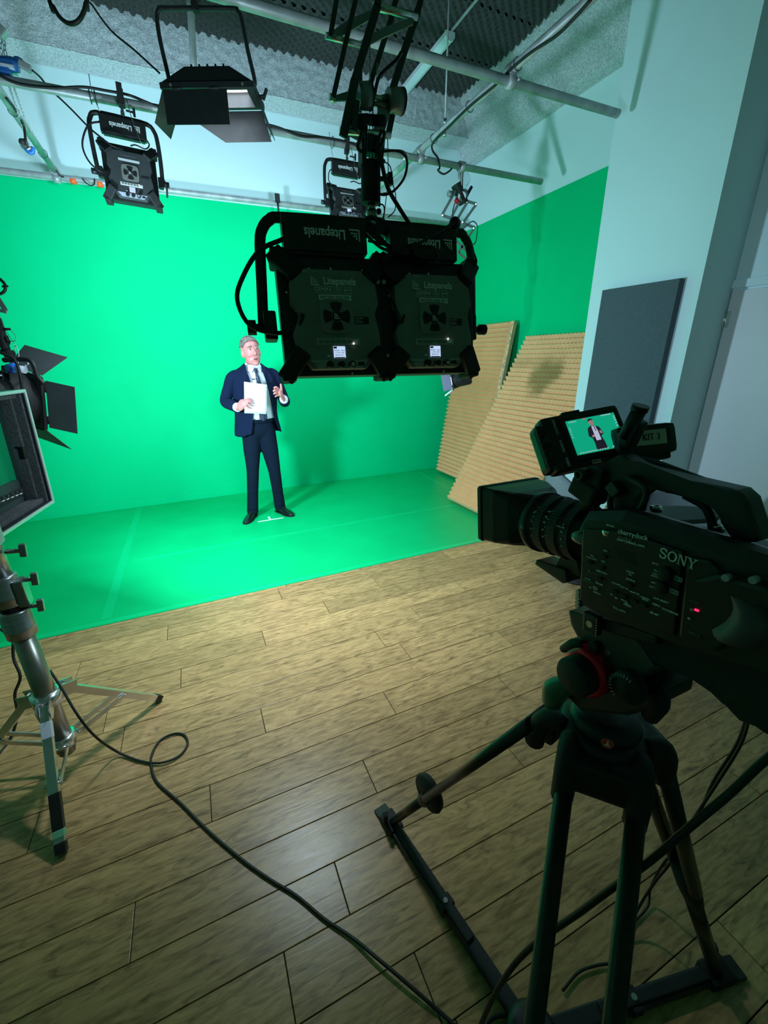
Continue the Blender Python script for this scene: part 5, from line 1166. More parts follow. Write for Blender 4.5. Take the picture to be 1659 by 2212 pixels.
# arm and monitor mount
m_ = MB(); m_.bar(S(1250, 1040, -.02), S(1300, 1075, -.02), .030, .036, (1, 0, 0), bev=.005); m_.bar(S(1300, 1010, -.02), S(1290, 1060, -.02), .028, .03, (1, 0, 0), bev=.005); m_.bar(S(1350, 1010, -.005), S(1285, 1050, -.01), .035, .035, (1, 0, 0), bev=.005); m_.build('screen_arm', MATTE, vc)
q = S(1258, 1025, -.04); m_ = MB(); m_.lathe([(.004, 0), (.004, -.006), (.0075, -.006), (.009, -.003), (.009, .02)], frame((q.x - .002, q.y, q.z), z=(1, 0, 0), x=(0, 1, 0)), 18); m_.build('rod_clamp', BLACK, vc)
MB().tube([S(1288, 1062, -.015), S(1270, 1098, -.015)], [.012, .0135], 14).build('arm_knob', BODY, vc)
m_ = MB(); m_.bar(S(1320, 1045, -.03), S(1338, 1068, -.03) , .014, .014, (1, 0, 0), bev=.002); m_.build('cable_plug', CASE, vc)
for x in (1330, 1345):
    a, e = S(x, 990, -.01), S(x + 10, 1025, -.012); MB().tube([a, e], .0042, 8).build('coiled_cable', RUBBER, vc)
# flip-out screen: pose solved from its four corners
MS = Matrix(((0.9535, 0.292, 0.0475, 0.545), (-0.261, 0.755, 0.5985, 0.441), (0.140, -0.584, 0.799, 1.468), (0, 0, 0, 1)))
MSl = MCi @ MS
# re-orthonormalise
xa = Vector(MSl.col[0][:3]).normalized(); za = Vector(MSl.col[2][:3]); za = (za - xa * za.dot(xa)).normalized()
MSl = frame(MSl.translation, x=xa, z=za)
m_ = MB(MSl); m_.box((-.010, .020, -.001), (.128, .030, .090), bev=.008); sc = m_.build('flip_screen', BODY, vc)
m_ = MB(MSl); m_.box((0, .004, -.001), (.094, .006, .072), bev=.002); m_.build('screen_bezel', MATTE, sc)
m_ = MB(MSl); m_.box((-.070, .026, -.002), (.024, .030, .078), bev=.009); m_.build('knob_side', BODY, sc)
for z in (-.026, -.004, .022):
    m_ = MB(MSl); m_.cyl((-.076, .012, z), (-.076, .006, z), .0075, 14); m_.build('dial', MATTE, sc)
m_ = MB(MSl); m_.box((-.018, .02, .046), (.03, .016, .006), bev=.002); m_.build('top_button', BODY, sc)
m_ = MB(MSl); m_.box((0, .0005, 0), (.078, .001, .056)); m_.build('screen', mat('screen_green', (.0, .1, .06), .3, emit=(.004, .36, .20), es=1.0, var=.02), sc)
# picture of the man on the screen: small flat figures
def scr(poly, mt, y=-.0004): MB(MSl).prism([(x * .078, z * .056) for x, z in poly], y, y - .0003).build('screen_picture', mt, sc)
sSUIT = mat('screen_dark', (.01, .01, .02), .4, emit=(.012, .012, .02), es=1, var=.02); sSH = mat('screen_white', (.3, .3, .4), .4, emit=(.42, .46, .62), es=1, var=.02); sSK = mat('screen_skin', (.2, .1, .1), .4, emit=(.30, .17, .17), es=1, var=.02)
scr([(-.13, .17), (-.10, .21), (-.04, .24), (.05, .21), (.10, .17), (.13, .06), (.14, -.04), (.08, -.10), (.11, -.26), (.12, -.47), (-.10, -.47), (-.09, -.28), (-.10, -.12), (-.16, -.04)], sSUIT)
scr([(-.045, .22), (.03, .21), (.05, .05), (.055, -.20), (-.04, -.20), (-.045, .0)], sSH, -.0007)
scr([(-.075, .34), (-.06, .40), (-.02, .415), (.02, .38), (.022, .29), (-.005, .225), (-.045, .25)], sSK, -.0007)
scr([(-.08, .36), (-.075, .42), (-.03, .445), (.015, .42), (.02, .385), (-.03, .40), (-.065, .37)], sSUIT, -.0010)
scr([(-.008, .205), (.008, .205), (.018, .08), (.005, .06)], sSUIT, -.0010)
scr([(.075, .06), (.115, .055), (.12, -.03), (.08, -.03)], sSK, -.0010); scr([(-.10, -.04), (-.05, -.03), (-.05, -.09), (-.10, -.10)], sSK, -.0010)
scr([(.29, -.14), (.48, -.14), (.48, -.36), (.29, -.36)], sSUIT, -.0007); scr([(.30, -.25), (.47, -.245), (.47, -.26), (.30, -.265)], sSH, -.0010); scr([(.36, -.22), (.41, -.22), (.41, -.28), (.36, -.28)], mat('screen_blue', (.1, .2, .5), .4, emit=(.1, .25, .6), es=1, var=.02), -.0012)
scr([(-.46, .45), (-.30, .45), (-.30, .435), (-.46, .435)], sSH, -.0007); scr([(-.16, .485), (-.10, .485), (-.10, .455), (-.16, .455)], mat('screen_red', (.5, .05, .1), .4, emit=(.6, .05, .12), es=1, var=.02), -.0007); scr([(.22, .48), (.42, .48), (.42, .46), (.22, .46)], sSH, -.0007)
for z in (.40, .34, .28, .20, .12): scr([(.45, z), (.485, z), (.485, z - .02), (.45, z - .02)], sSH, -.0007); scr([(-.485, z - .1), (-.465, z - .1), (-.465, z - .12), (-.485, z - .12)], sSH, -.0007)
for k in range(12): scr([(-.45 + .05 * k, -.455), (-.42 + .05 * k, -.455), (-.42 + .05 * k, -.475), (-.45 + .05 * k, -.475)], sSH, -.0007)
scr([(.22, -.44), (.29, -.44), (.29, -.475), (.22, -.475)], sSH, -.0007)
MF_ = MSl @ FACE
for z, tx in ((.024, 'CONTRAST'), (-.008, 'PEAKING'), (-.034, 'ZEBRA')): text(tx, MSl @ T(-.0545, .0042, z) @ FACE @ R(90, 'Z'), .0050, PRINTW, sc)
m_ = MB(MSl); m_.box((-.012, .0042, -.0415), (.014, .0008, .0055)); m_.build('mirror_label', STICKW, sc); text('MIRROR', MSl @ T(-.012, .0036, -.0415) @ FACE, .0034, PRINTD, sc)
# microphone tube and viewfinder block
MB().tube([S(1350, 945, .03), S(1383, 882, .03)], .0098, 18).build('microphone_tube', BODY, vc)
m_ = MB(); a, e = S(1380, 887, .03), S(1385, 876, .03); m_.tube([a, e], .0112, 18); m_.build('tube_rim', BLACK, vc)
m_ = MB(); m_.bar(S(1350, 965, .035), S(1380, 905, .035), .022, .022, (1, 0, 0), bev=.006); m_.build('mic_clamp', BODY, vc)
kM = frame(S(1412, 944, .075), x=MCi.to_3x3() @ (MS.to_3x3() @ Vector((1, 0, -.02))), z=(0, .05, 1))
kM = frame(S(1411, 943, .07), x=MCi.to_3x3() @ (_r * 1.0 + _u * .10), y=MCi.to_3x3() @ (_f * .97 + _r * .0 + _u * -.02))
m_ = MB(kM); m_.box((-.004, .03, -.002), (.088, .05, .046), bev=.010); vf = m_.build('viewfinder_block', BODY, vc)
m_ = MB(kM); m_.box((-.006, .03, -.026), (.070, .045, .014), bev=.004); m_.build('block_foot', MATTE, vf)
m_ = MB(kM); m_.box((0, .0045, .000), (.0445, .0008, .0215)); m_.build('kit_label', STICKW, vf, label='cream label reading KIT 3')
text('KIT 3', kM @ T(0, .0036, .0) @ FACE, .0135, PRINTD, vf, sx=.85)
# lettering and switches on the operator side
LX = -.0713
SIDE = frame((0, 0, 0), x=(0, -1, 0), z=(-1, 0, 0))
def lab(px, py, tx, size, mt=PRINT, align='CENTER', par=body):
    q = S(px, py, LX); text(tx, T(LX, q.y, q.z) @ SIDE, size, mt, par, align=align, name='lettering')
sa, sb = S(1425, 1192, LX), S(1506, 1222, LX)
L_ = abs(sa.y - sb.y); hh = .0125; ang = math.atan2(sb.z - sa.z, -(sb.y - sa.y))
MSY = T(LX, (sa.y + sb.y) / 2, (sa.z + sb.z) / 2) @ SIDE @ Matrix.Rotation(ang, 4, 'Z')
def glyph(parts, x0, wd):
    m_ = MB(MSY @ T(-L_ / 2 + x0 * L_, 0, 0) @ Matrix.Diagonal((wd * L_, hh, 1, 1)))
    for kind, *p in parts:
        if kind == 'q':
            v = [(a, b_, 0) for a, b_ in p] + [(a, b_, .0006) for a, b_ in p]; n = len(p)
            m_._add(v, [tuple(range(n - 1, -1, -1)), tuple(range(n, 2 * n))] + [(i, (i + 1) % n, (i + 1) % n + n, i + n) for i in range(n)])
        else:
            pts, wv = p; pts = spline([(a, b_, 0) for a, b_ in pts], 6, kind == 'c')
            n = len(pts); le, ri = [], []
            for i in range(n):
                t = (pts[(i + 1) % n] - pts[i - 1]) if kind == 'c' else (pts[min(n - 1, i + 1)] - pts[max(0, i - 1)])
                t.normalize(); w_ = Vector((t.y * wv[0], -t.x * wv[1], 0)); le.append(pts[i] + w_); ri.append(pts[i] - w_)
            m_.loft([[l, r_, r_ + Vector((0, 0, .0006)), l + Vector((0, 0, .0006))] for l, r_ in zip(le, ri)], closed=(kind == 'c'), smooth=False)
    return m_.build('logo_letter', PRINTW, body)
glyph([('s', [(.86, .22), (.70, .40), (.45, .44), (.20, .36), (.14, .22), (.28, .08), (.50, .0), (.74, -.09), (.86, -.22), (.78, -.38), (.52, -.44), (.26, -.40), (.10, -.20)], (.085, .065)), ('q', (.84, .48), (.92, .48), (.90, .14), (.84, .14)), ('q', (.08, -.48), (.16, -.48), (.14, -.14), (.08, -.14))], .00, .22)
glyph([('c', [(.5 + .42 * math.cos(2 * PI * k / 12), .43 * math.sin(2 * PI * k / 12)) for k in range(12)], (.09, .05))], .235, .25)
glyph([('q', (.12, -.48), (.21, -.48), (.21, .48), (.12, .48)), ('q', (.79, -.48), (.88, -.48), (.88, .48), (.79, .48)), ('q', (.12, .48), (.32, .48), (.88, -.42), (.74, -.48)), ('q', (.0, .40), (.26, .40), (.26, .48), (.0, .48)), ('q', (.68, .40), (1., .40), (1., .48), (.68, .48)), ('q', (.0, -.48), (.33, -.48), (.33, -.40), (.0, -.40))], .50, .245)
glyph([('q', (.40, -.48), (.58, -.48), (.58, .05), (.40, .05)), ('q', (.06, .44), (.26, .44), (.58, .0), (.42, -.02)), ('q', (.78, .44), (.90, .44), (.56, -.02), (.48, .02)), ('q', (.0, .40), (.38, .40), (.38, .48), (.0, .48)), ('q', (.66, .40), (1., .40), (1., .48), (.66, .48)), ('q', (.28, -.48), (.70, -.48), (.70, -.40), (.28, -.40))], .755, .245)
lab(1366, 1155, 'cherryduck', .0085); lab(1351, 1163, 'studios', .0062, CHAR2); lab(1362, 1172, 'cherryduck.com', .0056)
lab(1318, 1136, 'REMOTE', .003); lab(1308, 1190, 'S&Q', .0032); lab(1306, 1200, '1', .0032); lab(1303, 1213, 'WB', .0032); lab(1301, 1224, '2', .0032); lab(1279, 1201, 'IRIS', .0030); lab(1278, 1206, 'PUSH AUTO', .0028)
lab(1300, 1236, 'USER MENU', .0032); lab(1296, 1247, '3', .0032); lab(1273, 1234, 'N', .0036, STICK); lab(1270, 1251, 'FOCUS', .0028); lab(1270, 1256, 'PUSH AUTO', .0028, mat('green_print', (.10, .42, .20), .5, var=.05))
lab(1294, 1261, 'FOCUS', .0034); lab(1286, 1269, 'AUTO', .003); lab(1286, 1273, 'MAN', .003); lab(1290, 1281, 'DISPLAY', .0032)
lab(1362, 1236, 'HOLD', .0036); lab(1362, 1253, 'STATUS', .0034); lab(1331, 1261, 'VOLUME', .003); lab(1350, 1270, 'BAT BAL', .003); lab(1371, 1281, 'SHUTTER', .003); lab(1394, 1292, 'CANCEL/', .003); lab(1394, 1296, 'BACK', .003)
lab(1338, 1317, 'FULL AUTO', .0034); lab(1356, 1308, 'PRESET', .0034); lab(1330, 1292, 'H', .003); lab(1351, 1299, 'A B', .003)
lab(1428, 1297, 'SLOT SELECT', .003); lab(1418, 1307, 'MENU', .0034); lab(1447, 1321, 'THUMBNAIL', .0034); lab(1414, 1326, 'SEL/SET', .0034)
lab(1416, 1218, 'AUTO', .003); lab(1416, 1240, 'MAN', .003); lab(1414, 1245, 'AUTO', .003); lab(1409, 1268, 'MAN', .003)
lab(1500, 1300, 'ACCESS', .003, CHAR2); lab(1500, 1370, 'XDCA', .004, CHAR2)
for px, py, tx in ((1463, 1250, 'CH-1'), (1455, 1278, 'CH-2')):
    q = S(px, py, LX); MB(T(LX, q.y, q.z) @ SIDE @ Matrix.Rotation(ang, 4, 'Z')).box((0, 0, 0), (.0105, .0052, .0006), bev=.0002).build('channel_label', mat('mint_label', (.30, .52, .46), .5, var=.04), body)
    text(tx, T(LX - .0006, q.y, q.z) @ SIDE @ Matrix.Rotation(ang, 4, 'Z'), .0042, PRINTD, body)
for px, py, rr_ in ((1440, 1240, .0085), (1432, 1268, .0075)):
    q = S(px, py, -.071); MB().lathe([(.001, .0), (rr_ * .8, 0), (rr_, .003), (rr_, .008)], frame((-.078, q.y, q.z), z=(1, 0, 0), x=(0, 1, 0)), 20).build('audio_dial', MATTE, body)
for px, py in ((1306, 1202), (1301, 1226), (1296, 1249), (1362, 1264), (1330, 1278), (1350, 1288), (1372, 1299), (1392, 1308), (1275, 1215)):
    q = S(px, py, -.071); MB(T(-.0715, q.y, q.z) @ SIDE).box((0, 0, .0006), (.007, .0045, .002), bev=.0008).build('button', MATTE, body)
for px, py in ((1362, 1241), (1417, 1232), (1425, 1233), (1411, 1258), (1418, 1259), (1276, 1269), (1322, 1284), (1345, 1295), (1332, 1291), (1355, 1303)):
    q = S(px, py, -.0715); MB(T(-.0718, q.y, q.z) @ SIDE @ Matrix.Rotation(ang, 4, 'Z')).box((0, 0, .0004), (.0035, .0011, .001)).build('switch_mark', PRINTW, body)
for k in range(5):
    q = S(1348 + k * 2, 1190 + k * 6, -.0705); MB(T(-.0707, q.y, q.z) @ SIDE @ Matrix.Rotation(ang, 4, 'Z')).box((0, 0, 0), (.026, .0011, .0006)).build('grille_slot', MATTE, body)
for px, py, mt in ((1505, 1318, REDLED), (1494, 1317, GALV), (1489, 1336, GALV)):
    q = S(px, py, -.0715); MB(T(-.0712, q.y, q.z) @ SIDE).box((0, 0, .0005), (.0042 if mt is REDLED else .003, .0024, .0014), bev=.0005).build('indicator', mt, body, label='glowing red light' if mt is REDLED else None)
for x in (1247, 1248):
    pass
for k in range(5):
    q = S(1245, 1277 + k * 8, -.068); MB().cyl((-.069, -.062, q.z), (-.055, -.062, q.z), .003, 8).build('connector', CHROME, body)

# cables across the tripod
cable('thick black cable crossing in front of the tripod legs down to the floor', [dep(1800, 1540, .50), dep(1665, 1632, .53), dep(1575, 1715, .55), dep(1480, 1795, .58), dep(1400, 1863, .61), dep(1320, 1920, .64), dep(1250, 1972, .68), dep(1180, 2020, .72), dep(1130, 2062, .76), dep(1095, 2105, .80), dep(1065, 2155, .86), dep(1035, 2225, .95), dep(1015, 2300, 1.05), onz(990, 2400, .012)], .0052, 6)
for lb, off, pts in (('thin black lead hanging from the back of the camcorder behind the tripod', 0, [(1620, 1500), (1612, 1550), (1590, 1610), (1540, 1690), (1505, 1770), (1465, 1830), (1430, 1870), (1405, 1920), (1398, 1960), (1355, 2010), (1345, 2060)]),
                     ('second thin black lead beside it, curling to the floor under the tripod', 1, [(1628, 1500), (1618, 1552), (1598, 1612), (1550, 1690), (1495, 1775), (1450, 1860), (1415, 1905), (1380, 1960), (1350, 2030), (1335, 2075), (1290, 2085), (1250, 2100), (1215, 2140)])):
    n = len(pts) - 1
    P = []
    for i, p in enumerate(pts):
        t = i / n; d_ = .80 + .62 * t ** .8
        q = dep(p[0], p[1], d_)
        if q.z < .012: q = onz(p[0], p[1], .012)
        P.append(q)
    cable(lb, P, .0036, 6)
cable('short black loop of cable on the floor at the bottom edge by the spreader', [onz(1020, 2290, .01), onz(1050, 2215, .01), onz(1075, 2195, .01), onz(1105, 2200, .01), onz(1125, 2235, .01), onz(1135, 2290, .01)], .005, 6)

# ------------------------------------------------------------------ the man on the stage
YMAN = 4.35
pe = thing('person', 'standing man in a navy suit, white shirt and dark tie holding a sheet of paper', 'person', (0.56, YMAN, 0)); ivp = pe.matrix_world.inverted()
def mp(px, py, y=YMAN): return ony(px, py, y)
V = Vector
hipR, hipL = V((.495, YMAN, .92)), V((.635, YMAN, .92))
kneeR, kneeL = V((.458, 4.325, .52)), V((.672, 4.32, .48))
ankR, ankL = V((.405, 4.36, .09)), V((.698, 4.37, .09))
shR, shL = V((.395, 4.36, 1.435)), V((.768, 4.36, 1.445))
elR = mp(486, 868, 4.37); wrR = mp(515, 881, 4.15); elL = mp(615, 868, 4.36); wrL = mp(613, 862, 4.13)
neck, headc = V((.583, 4.36, 1.50)), V((.578, 4.335, 1.645))
hf = V((.17, -.98, .02)).normalized(); hu = V((-.13, .02, 1)); hx = hf.cross(hu).normalized(); hu = hx.cross(hf)
HM = frame(headc, x=hx, y=hf, z=hu) @ Matrix.Scale(1.07, 4)          # head: y towards the face, z up, x to the left of the picture
HMi = HM
b = MB(ivp)
b.ball((0, -.012, .042), (.077, .094, .084), 28, HM); b.ball((0, .018, .0), (.072, .076, .090), 28, HM)
b.ball((0, .026, -.055), (.060, .060, .062), 24, HM); b.ball((0, .070, -.098), (.026, .020, .018), 16, HM)
for sx in (-1, 1):
    b.ball((sx * .036, .060, -.022), (.022, .024, .026), 16, HM); b.ball((sx * .036, .030, -.072), (.020, .03, .028), 14, HM)
    b.ball((sx * .028, .079, .034), (.019, .013, .009), 14, HM)
    b.ball((sx * .077, -.005, -.008), (.010, .020, .034), 14, HM); b.ball((sx * .076, .0, -.030), (.008, .012, .014), 10, HM)
b.tube([HM @ V((0, .082, .030)), HM @ V((0, .100, .0)), HM @ V((0, .108, -.018)), HM @ V((0, .098, -.026))], [.009, .011, .015, .010], 12, smooth=3)
for sx in (-1, 1): b.ball((sx * .013, .092, -.022), (.010, .012, .009), 10, HM)
b.ball((0, .072, -.058), (.032, .016, .022), 14, HM)
b.tube([HM @ V((0, -.02, -.04)), neck + V((0, 0, .03)), neck + V((0, .01, -.05))], [.058, .060, .075], 20, smooth=3)
# trunk and limbs under the clothes
b.ball((.58, 4.36, 1.33), (.165, .105, .17)); b.ball((.575, 4.36, 1.10), (.150, .10, .17)); b.ball((.565, 4.36, .93), (.150, .105, .12))
for a, k, c in ((hipR, kneeR, ankR), (hipL, kneeL, ankL)): b.tube([a, k, c], [.080, .052, .036], 14, smooth=4)
for a, k, c in ((shR, elR, wrR), (shL, elL, wrL)): b.tube([a, k, c], [.052, .040, .027], 14, smooth=4)
# right hand (left in the picture) across the sheet
YP_ = 4.075
k0 = mp(524, 872, 4.10)
b.tube([wrR, mp(519, 878, 4.125), k0, mp(529, 869, 4.078)], [.026, .030, .032, .022], 14, smooth=3, squash=(1.35, .62, (0, 0, 1)))
for (x0, y0), (x1, y1), (x2, y2), r in (((528, 863), (537, 862), (545, 866), .0098), ((529, 868), (539, 868), (547, 871.5), .0100), ((529, 873), (538, 874), (546, 877), .0096), ((528, 878), (535, 880), (542, 882), .0086)):
    b.tube([mp(x0, y0, 4.076), mp((x0 + x1) / 2, (y0 + y1) / 2 - .6, 4.058), mp(x1, y1, 4.055), mp(x2, y2, 4.064)], [r * 1.05, r, r * .95, r * .80], 10, smooth=3)
b.tube([mp(522, 868, 4.11), mp(530, 863, 4.098), mp(539, 864, 4.093)], [.014, .011, .009], 10, smooth=3)
# left hand, thumb up, fingers curled towards the chest
b.tube([wrL, mp(609, 855, 4.09), mp(605, 848, 4.06), mp(602, 843, 4.045)], [.026, .030, .034, .026], 14, smooth=3, squash=(1.3, .62, (-.3, 0, 1)))
for (x0, y0), (x1, y1), (x2, y2), yy, r in (((602, 840), (596, 836), (591, 838.5), 4.02, .0098), ((601, 845), (594, 842.5), (590, 845.5), 4.01, .0100), ((601, 850), (595, 849), (591, 851.5), 4.01, .0096), ((602, 855), (597, 855), (594, 857.5), 4.02, .0086)):
    b.tube([mp(x0, y0, 4.045), mp(x1, y1, yy), mp(x2, y2, yy + .012)], [r * 1.1, r, r * .82], 10, smooth=4)
b.tube([mp(607, 848, 4.065), mp(607.5, 840, 4.05), mp(607, 834, 4.045), mp(606, 828.5, 4.047)], [.016, .0125, .0108, .0085], 10, smooth=3)
b.build('body', SKIN, pe, remesh=.0040, smooth_it=5)
# face
for sx in (-1, 1):
    MB(ivp).ball((sx * .030, .078, .020), (.0125, .009, .0075), 14, HM).build('eye', mat('eye_white', (.62, .60, .60), .3, var=.03), pe)
    MB(ivp).ball((sx * .030 - .002, .0855, .0195), (.0058, .004, .0058), 10, HM).build('iris', DARKEYE, pe)
    MB(ivp).tube([HM @ V((sx * .014, .092, .040)), HM @ V((sx * .030, .0935, .0445)), HM @ V((sx * .047, .080, .038))], [.0042, .0045, .0028], 8, smooth=4).build('eyebrow', BROW, pe)
    MB(ivp).tube([HM @ V((sx * .018, .087, .022)), HM @ V((sx * .030, .0885, .0275)), HM @ V((sx * .043, .081, .022))], .0026, 8, smooth=4).build('eyelid', mat('eyelid_skin', (.46, .23, .21), .55, var=.05), pe)
MB(ivp).tube([HM @ V((-.024, .075, -.060)), HM @ V((-.010, .0870, -.055)), HM @ V((0, .0880, -.0565)), HM @ V((.010, .0870, -.055)), HM @ V((.024, .075, -.060))], [.002, .0042, .004, .0042, .002], 8, smooth=4).build('upper_lip', LIP, pe)
MB(ivp).tube([HM @ V((-.021, .0765, -.062)), HM @ V((0, .0870, -.071)), HM @ V((.021, .0765, -.062))], [.002, .0050, .002], 8, smooth=5).build('lower_lip', LIP, pe)
MB(ivp).ball((0, .0845, -.0625), (.018, .006, .0045), 12, HM).build('mouth', mat('mouth_dark', (.06, .015, .015), .6, var=.05), pe)
# hair: short grey cap following the skull
rows = []
for i in range(15):
    t = i / 14
    rw = []
    for k in range(40):
        a = 2 * PI * k / 40                                   # a = 0 at the face
        aa = min(a, 2 * PI - a)
        lim = 1.0 + .72 * (0.5 - 0.5 * math.cos(a)) ** .8 + .34 * math.exp(-((aa - .37 * PI) / .22) ** 2)
        ph = t * lim
        rx, ry, rz = .0835, .101, .0900
        j = 1 + .018 * noise.noise(V((a * 6, ph * 9, 3)))
        rw.append(HM @ V((rx * math.sin(a) * math.sin(ph) * j, -.012 + ry * math.cos(a) * math.sin(ph) * j + .004, .044 + rz * math.cos(ph) * j)))
    rows.append(rw)
m_ = MB(ivp); m_.loft(rows, caps=False); m_.build('hair', HAIR, pe, solid=.006)
# trousers
b = MB(ivp)
b.ball((.563, 4.36, .945), (.168, .122, .135), 24)
for a, k, c, hem in ((hipR, kneeR, ankR, .05), (hipL, kneeL, ankL, .055)):
    e = V((c.x, c.y, hem)); b.tube([a + V((0, 0, .0)), a.lerp(k, .5), k, k.lerp(e, .55), e], [.095, .083, .062, .056, .058], 22, smooth=5)
for k_2, z in ((kneeR, .30), (kneeL, .27), (kneeR, .12), (kneeL, .12)):
    q = k_2.lerp(ankR if k_2 is kneeR else ankL, (k_2.z - z) / (k_2.z - .09)); b.ball((q.x, q.y - .012, q.z), (.058, .056, .014), 14)
b.build('trousers', SUIT2, pe, remesh=.008, smooth_it=3)
MB(ivp).loft([[V((.565 + .172 * math.cos(2 * PI * k / 32), 4.36 + .128 * math.sin(2 * PI * k / 32), z)) for k in range(32)] for z in (.995, 1.03)], caps=False).build('waistband', SUIT2, pe, solid=.004)
# shoes
for c, toe, heel in ((ankR, onz(524, 1129), onz(549, 1106)), (ankL, onz(641, 1109), onz(601, 1096))):
    toe.z = heel.z = 0
    cen = (toe + heel) / 2; d = (toe - heel).normalized(); L_ = .295
    heel = V((c.x, c.y, 0)) - d * .075; toe = heel + d * L_; sd = V((-d.y, d.x, 0))
    m_ = MB(ivp); rows = []
    for t, wd, h0, h1 in ((0, .018, .004, .05), (.05, .031, .002, .072), (.22, .034, .002, .082), (.40, .036, .004, .082), (.55, .044, .004, .062), (.72, .047, .003, .048), (.88, .038, .004, .040), (.97, .020, .008, .030), (1.0, .006, .012, .022)):
        p = heel + d * (t * L_)
        rows.append([p + sd * (wd * math.cos(a)) + V((0, 0, (h0 + (h1 - h0) * (0.5 + 0.5 * math.sin(a)) ** .7))) for a in [2 * PI * k / 18 for k in range(18)]])
    m_.loft(rows); so = m_.build('shoe', SHOE, pe, sub=1)
    m_ = MB(ivp); m_.loft([[heel + d * (t * L_) + sd * (wd * s) + V((0, 0, z)) for s, z in ((1, .003), (1, .014), (-1, .014), (-1, .003))] for t, wd in ((.0, .026), (.2, .037), (.4, .036), (.6, .048), (.75, .050), (.9, .038), (1.0, .014))], smooth=False); m_.build('sole', RUBBER, so)
    for t in (.44, .48, .52): MB(ivp).tube([heel + d * (t * L_) + sd * .020 + V((0, 0, .084 - (t - .4) * .16)), heel + d * (t * L_) + V((0, 0, .089 - (t - .4) * .16)), heel + d * (t * L_) - sd * .020 + V((0, 0, .084 - (t - .4) * .16))], .0028, 6).build('lace', RUBBER, so)
# shirt and tie
m_ = MB(ivp)
SR = [(1.00, .565, .170, .126), (1.05, .566, .172, .126), (1.15, .570, .178, .126), (1.28, .576, .188, .128), (1.38, .58, .190, .124), (1.44, .582, .178, .110), (1.48, .583, .140, .090), (1.51, .583, .100, .074), (1.53, .583, .072, .066)]
m_.loft([[V((cx + rx * math.sin(2 * PI * k / 40), 4.36 - ry * math.cos(2 * PI * k / 40), z + .004 * math.sin(k * 1.7) * (z < 1.2))) for k in range(40)] for z, cx, rx, ry in SR], caps=False); m_.build('shirt', SHIRT, pe, solid=.003)
fy = lambda z, x: 4.36 - (.132 if z < 1.4 else .132 - (z - 1.4) * .52) * math.sqrt(max(.1, 1 - ((x - .58) / .2) ** 2))
def patch(name, pts, mt, th=.006, dy=-.004, par=pe):
    P = [V((x, fy(z, x) + dy, z)) for x, z in pts]; dv = V((0, th, 0)); n = len(P)
    m_ = MB(ivp); m_._add(P + [p + dv for p in P], [tuple(range(n)), tuple(range(2 * n - 1, n - 1, -1))] + [(i, i + n, (i + 1) % n + n, (i + 1) % n) for i in range(n)])
    return m_.build(name, mt, par)
for a, c in ((.50, .583), (.655, .598)):
    s = 1 if a < .58 else -1
    m_ = MB(ivp); m_._add([V((a + s * .012, 4.325, 1.555)), V((c, 4.275, 1.505)), V((c - s * .036, 4.255, 1.462)), V((a - s * .002, 4.30, 1.50)), V((a + s * .012, 4.315, 1.550)), V((c, 4.262, 1.500)), V((c - s * .036, 4.246, 1.460)), V((a - s * .002, 4.29, 1.498))], [(0, 1, 2, 3), (7, 6, 5, 4), (0, 4, 5, 1), (1, 5, 6, 2), (2, 6, 7, 3), (3, 7, 4, 0)]); m_.build('collar', SHIRT, pe)
m_ = MB(ivp); m_.loft([[V((.583 + .071 * math.cos(2 * PI * k / 28), 4.352 + .066 * math.sin(2 * PI * k / 28), z)) for k in range(28)] for z in (1.50, 1.532)], caps=False); m_.build('collar_band', SHIRT, pe, solid=.004)
m_ = MB(ivp); m_.loft([[V((.592 + .018 * w_ * math.cos(a), yy + .010 * math.sin(a), z)) for a in [2 * PI * k / 12 for k in range(12)]] for z, yy, w_ in ((1.500, 4.262, 1.0), (1.485, 4.255, .95), (1.462, 4.250, .62))]); m_.build('tie_knot', TIE, pe)
m_ = MB(ivp); tl = [(1.468, .593, .011), (1.43, .597, .016), (1.35, .605, .024), (1.25, .610, .030), (1.12, .608, .036), (1.04, .606, .038), (1.015, .606, .0015)]
m_.loft([[V((x - w_, fy(z, x) - .012 - (.008 if z < 1.3 else 0), z)), V((x, fy(z, x) - .018 - (.008 if z < 1.3 else 0), z)), V((x + w_, fy(z, x) - .012 - (.008 if z < 1.3 else 0), z)), V((x, fy(z, x) - .006, z))] for z, x, w_ in tl], smooth=False); m_.build('tie', TIE, pe)
m_ = MB(ivp); q = mp(547, 818.5, 4.205); m_.tube([q + V((-.012, 0, 0)), q + V((.012, -.002, -.006))], .005, 10); m_.build('lapel_microphone', RUBBER, pe)
# jacket: open front, back and sides in one sheet
JR = [(.872, .563, .232, .158, .472, .768), (.95, .561, .222, .152, .497, .742), (1.05, .562, .202, .145, .512, .715), (1.15, .568, .205, .148, .524, .705), (1.28, .576, .214, .152, .532, .692), (1.36, .58, .215, .148, .530, .678), (1.42, .582, .208, .135, .520, .664), (1.455, .582, .200, .118, .512, .655), (1.485, .583, .172, .100, .508, .650), (1.51, .583, .122, .086, .508, .652), (1.532, .583, .092, .078, .512, .654), (1.548, .583, .078, .073, .516, .650)]
rows = []
for z, cx, rx, ry, xl_, xr2 in JR:
    a0 = math.asin(max(-.98, min(.98, (xr2 - cx) / rx))); a1 = 2 * PI + math.asin(max(-.98, min(.98, (xl_ - cx) / rx)))
    rows.append([V((cx + rx * math.sin(a), 4.36 - ry * math.cos(a), z + (.018 if z < .9 and (k < 3 or k > 45) else 0) + .004 * math.sin(3 * a + z * 30) * (z < 1.3))) for k, a in enumerate([a0 + (a1 - a0) * k / 48 for k in range(49)])])
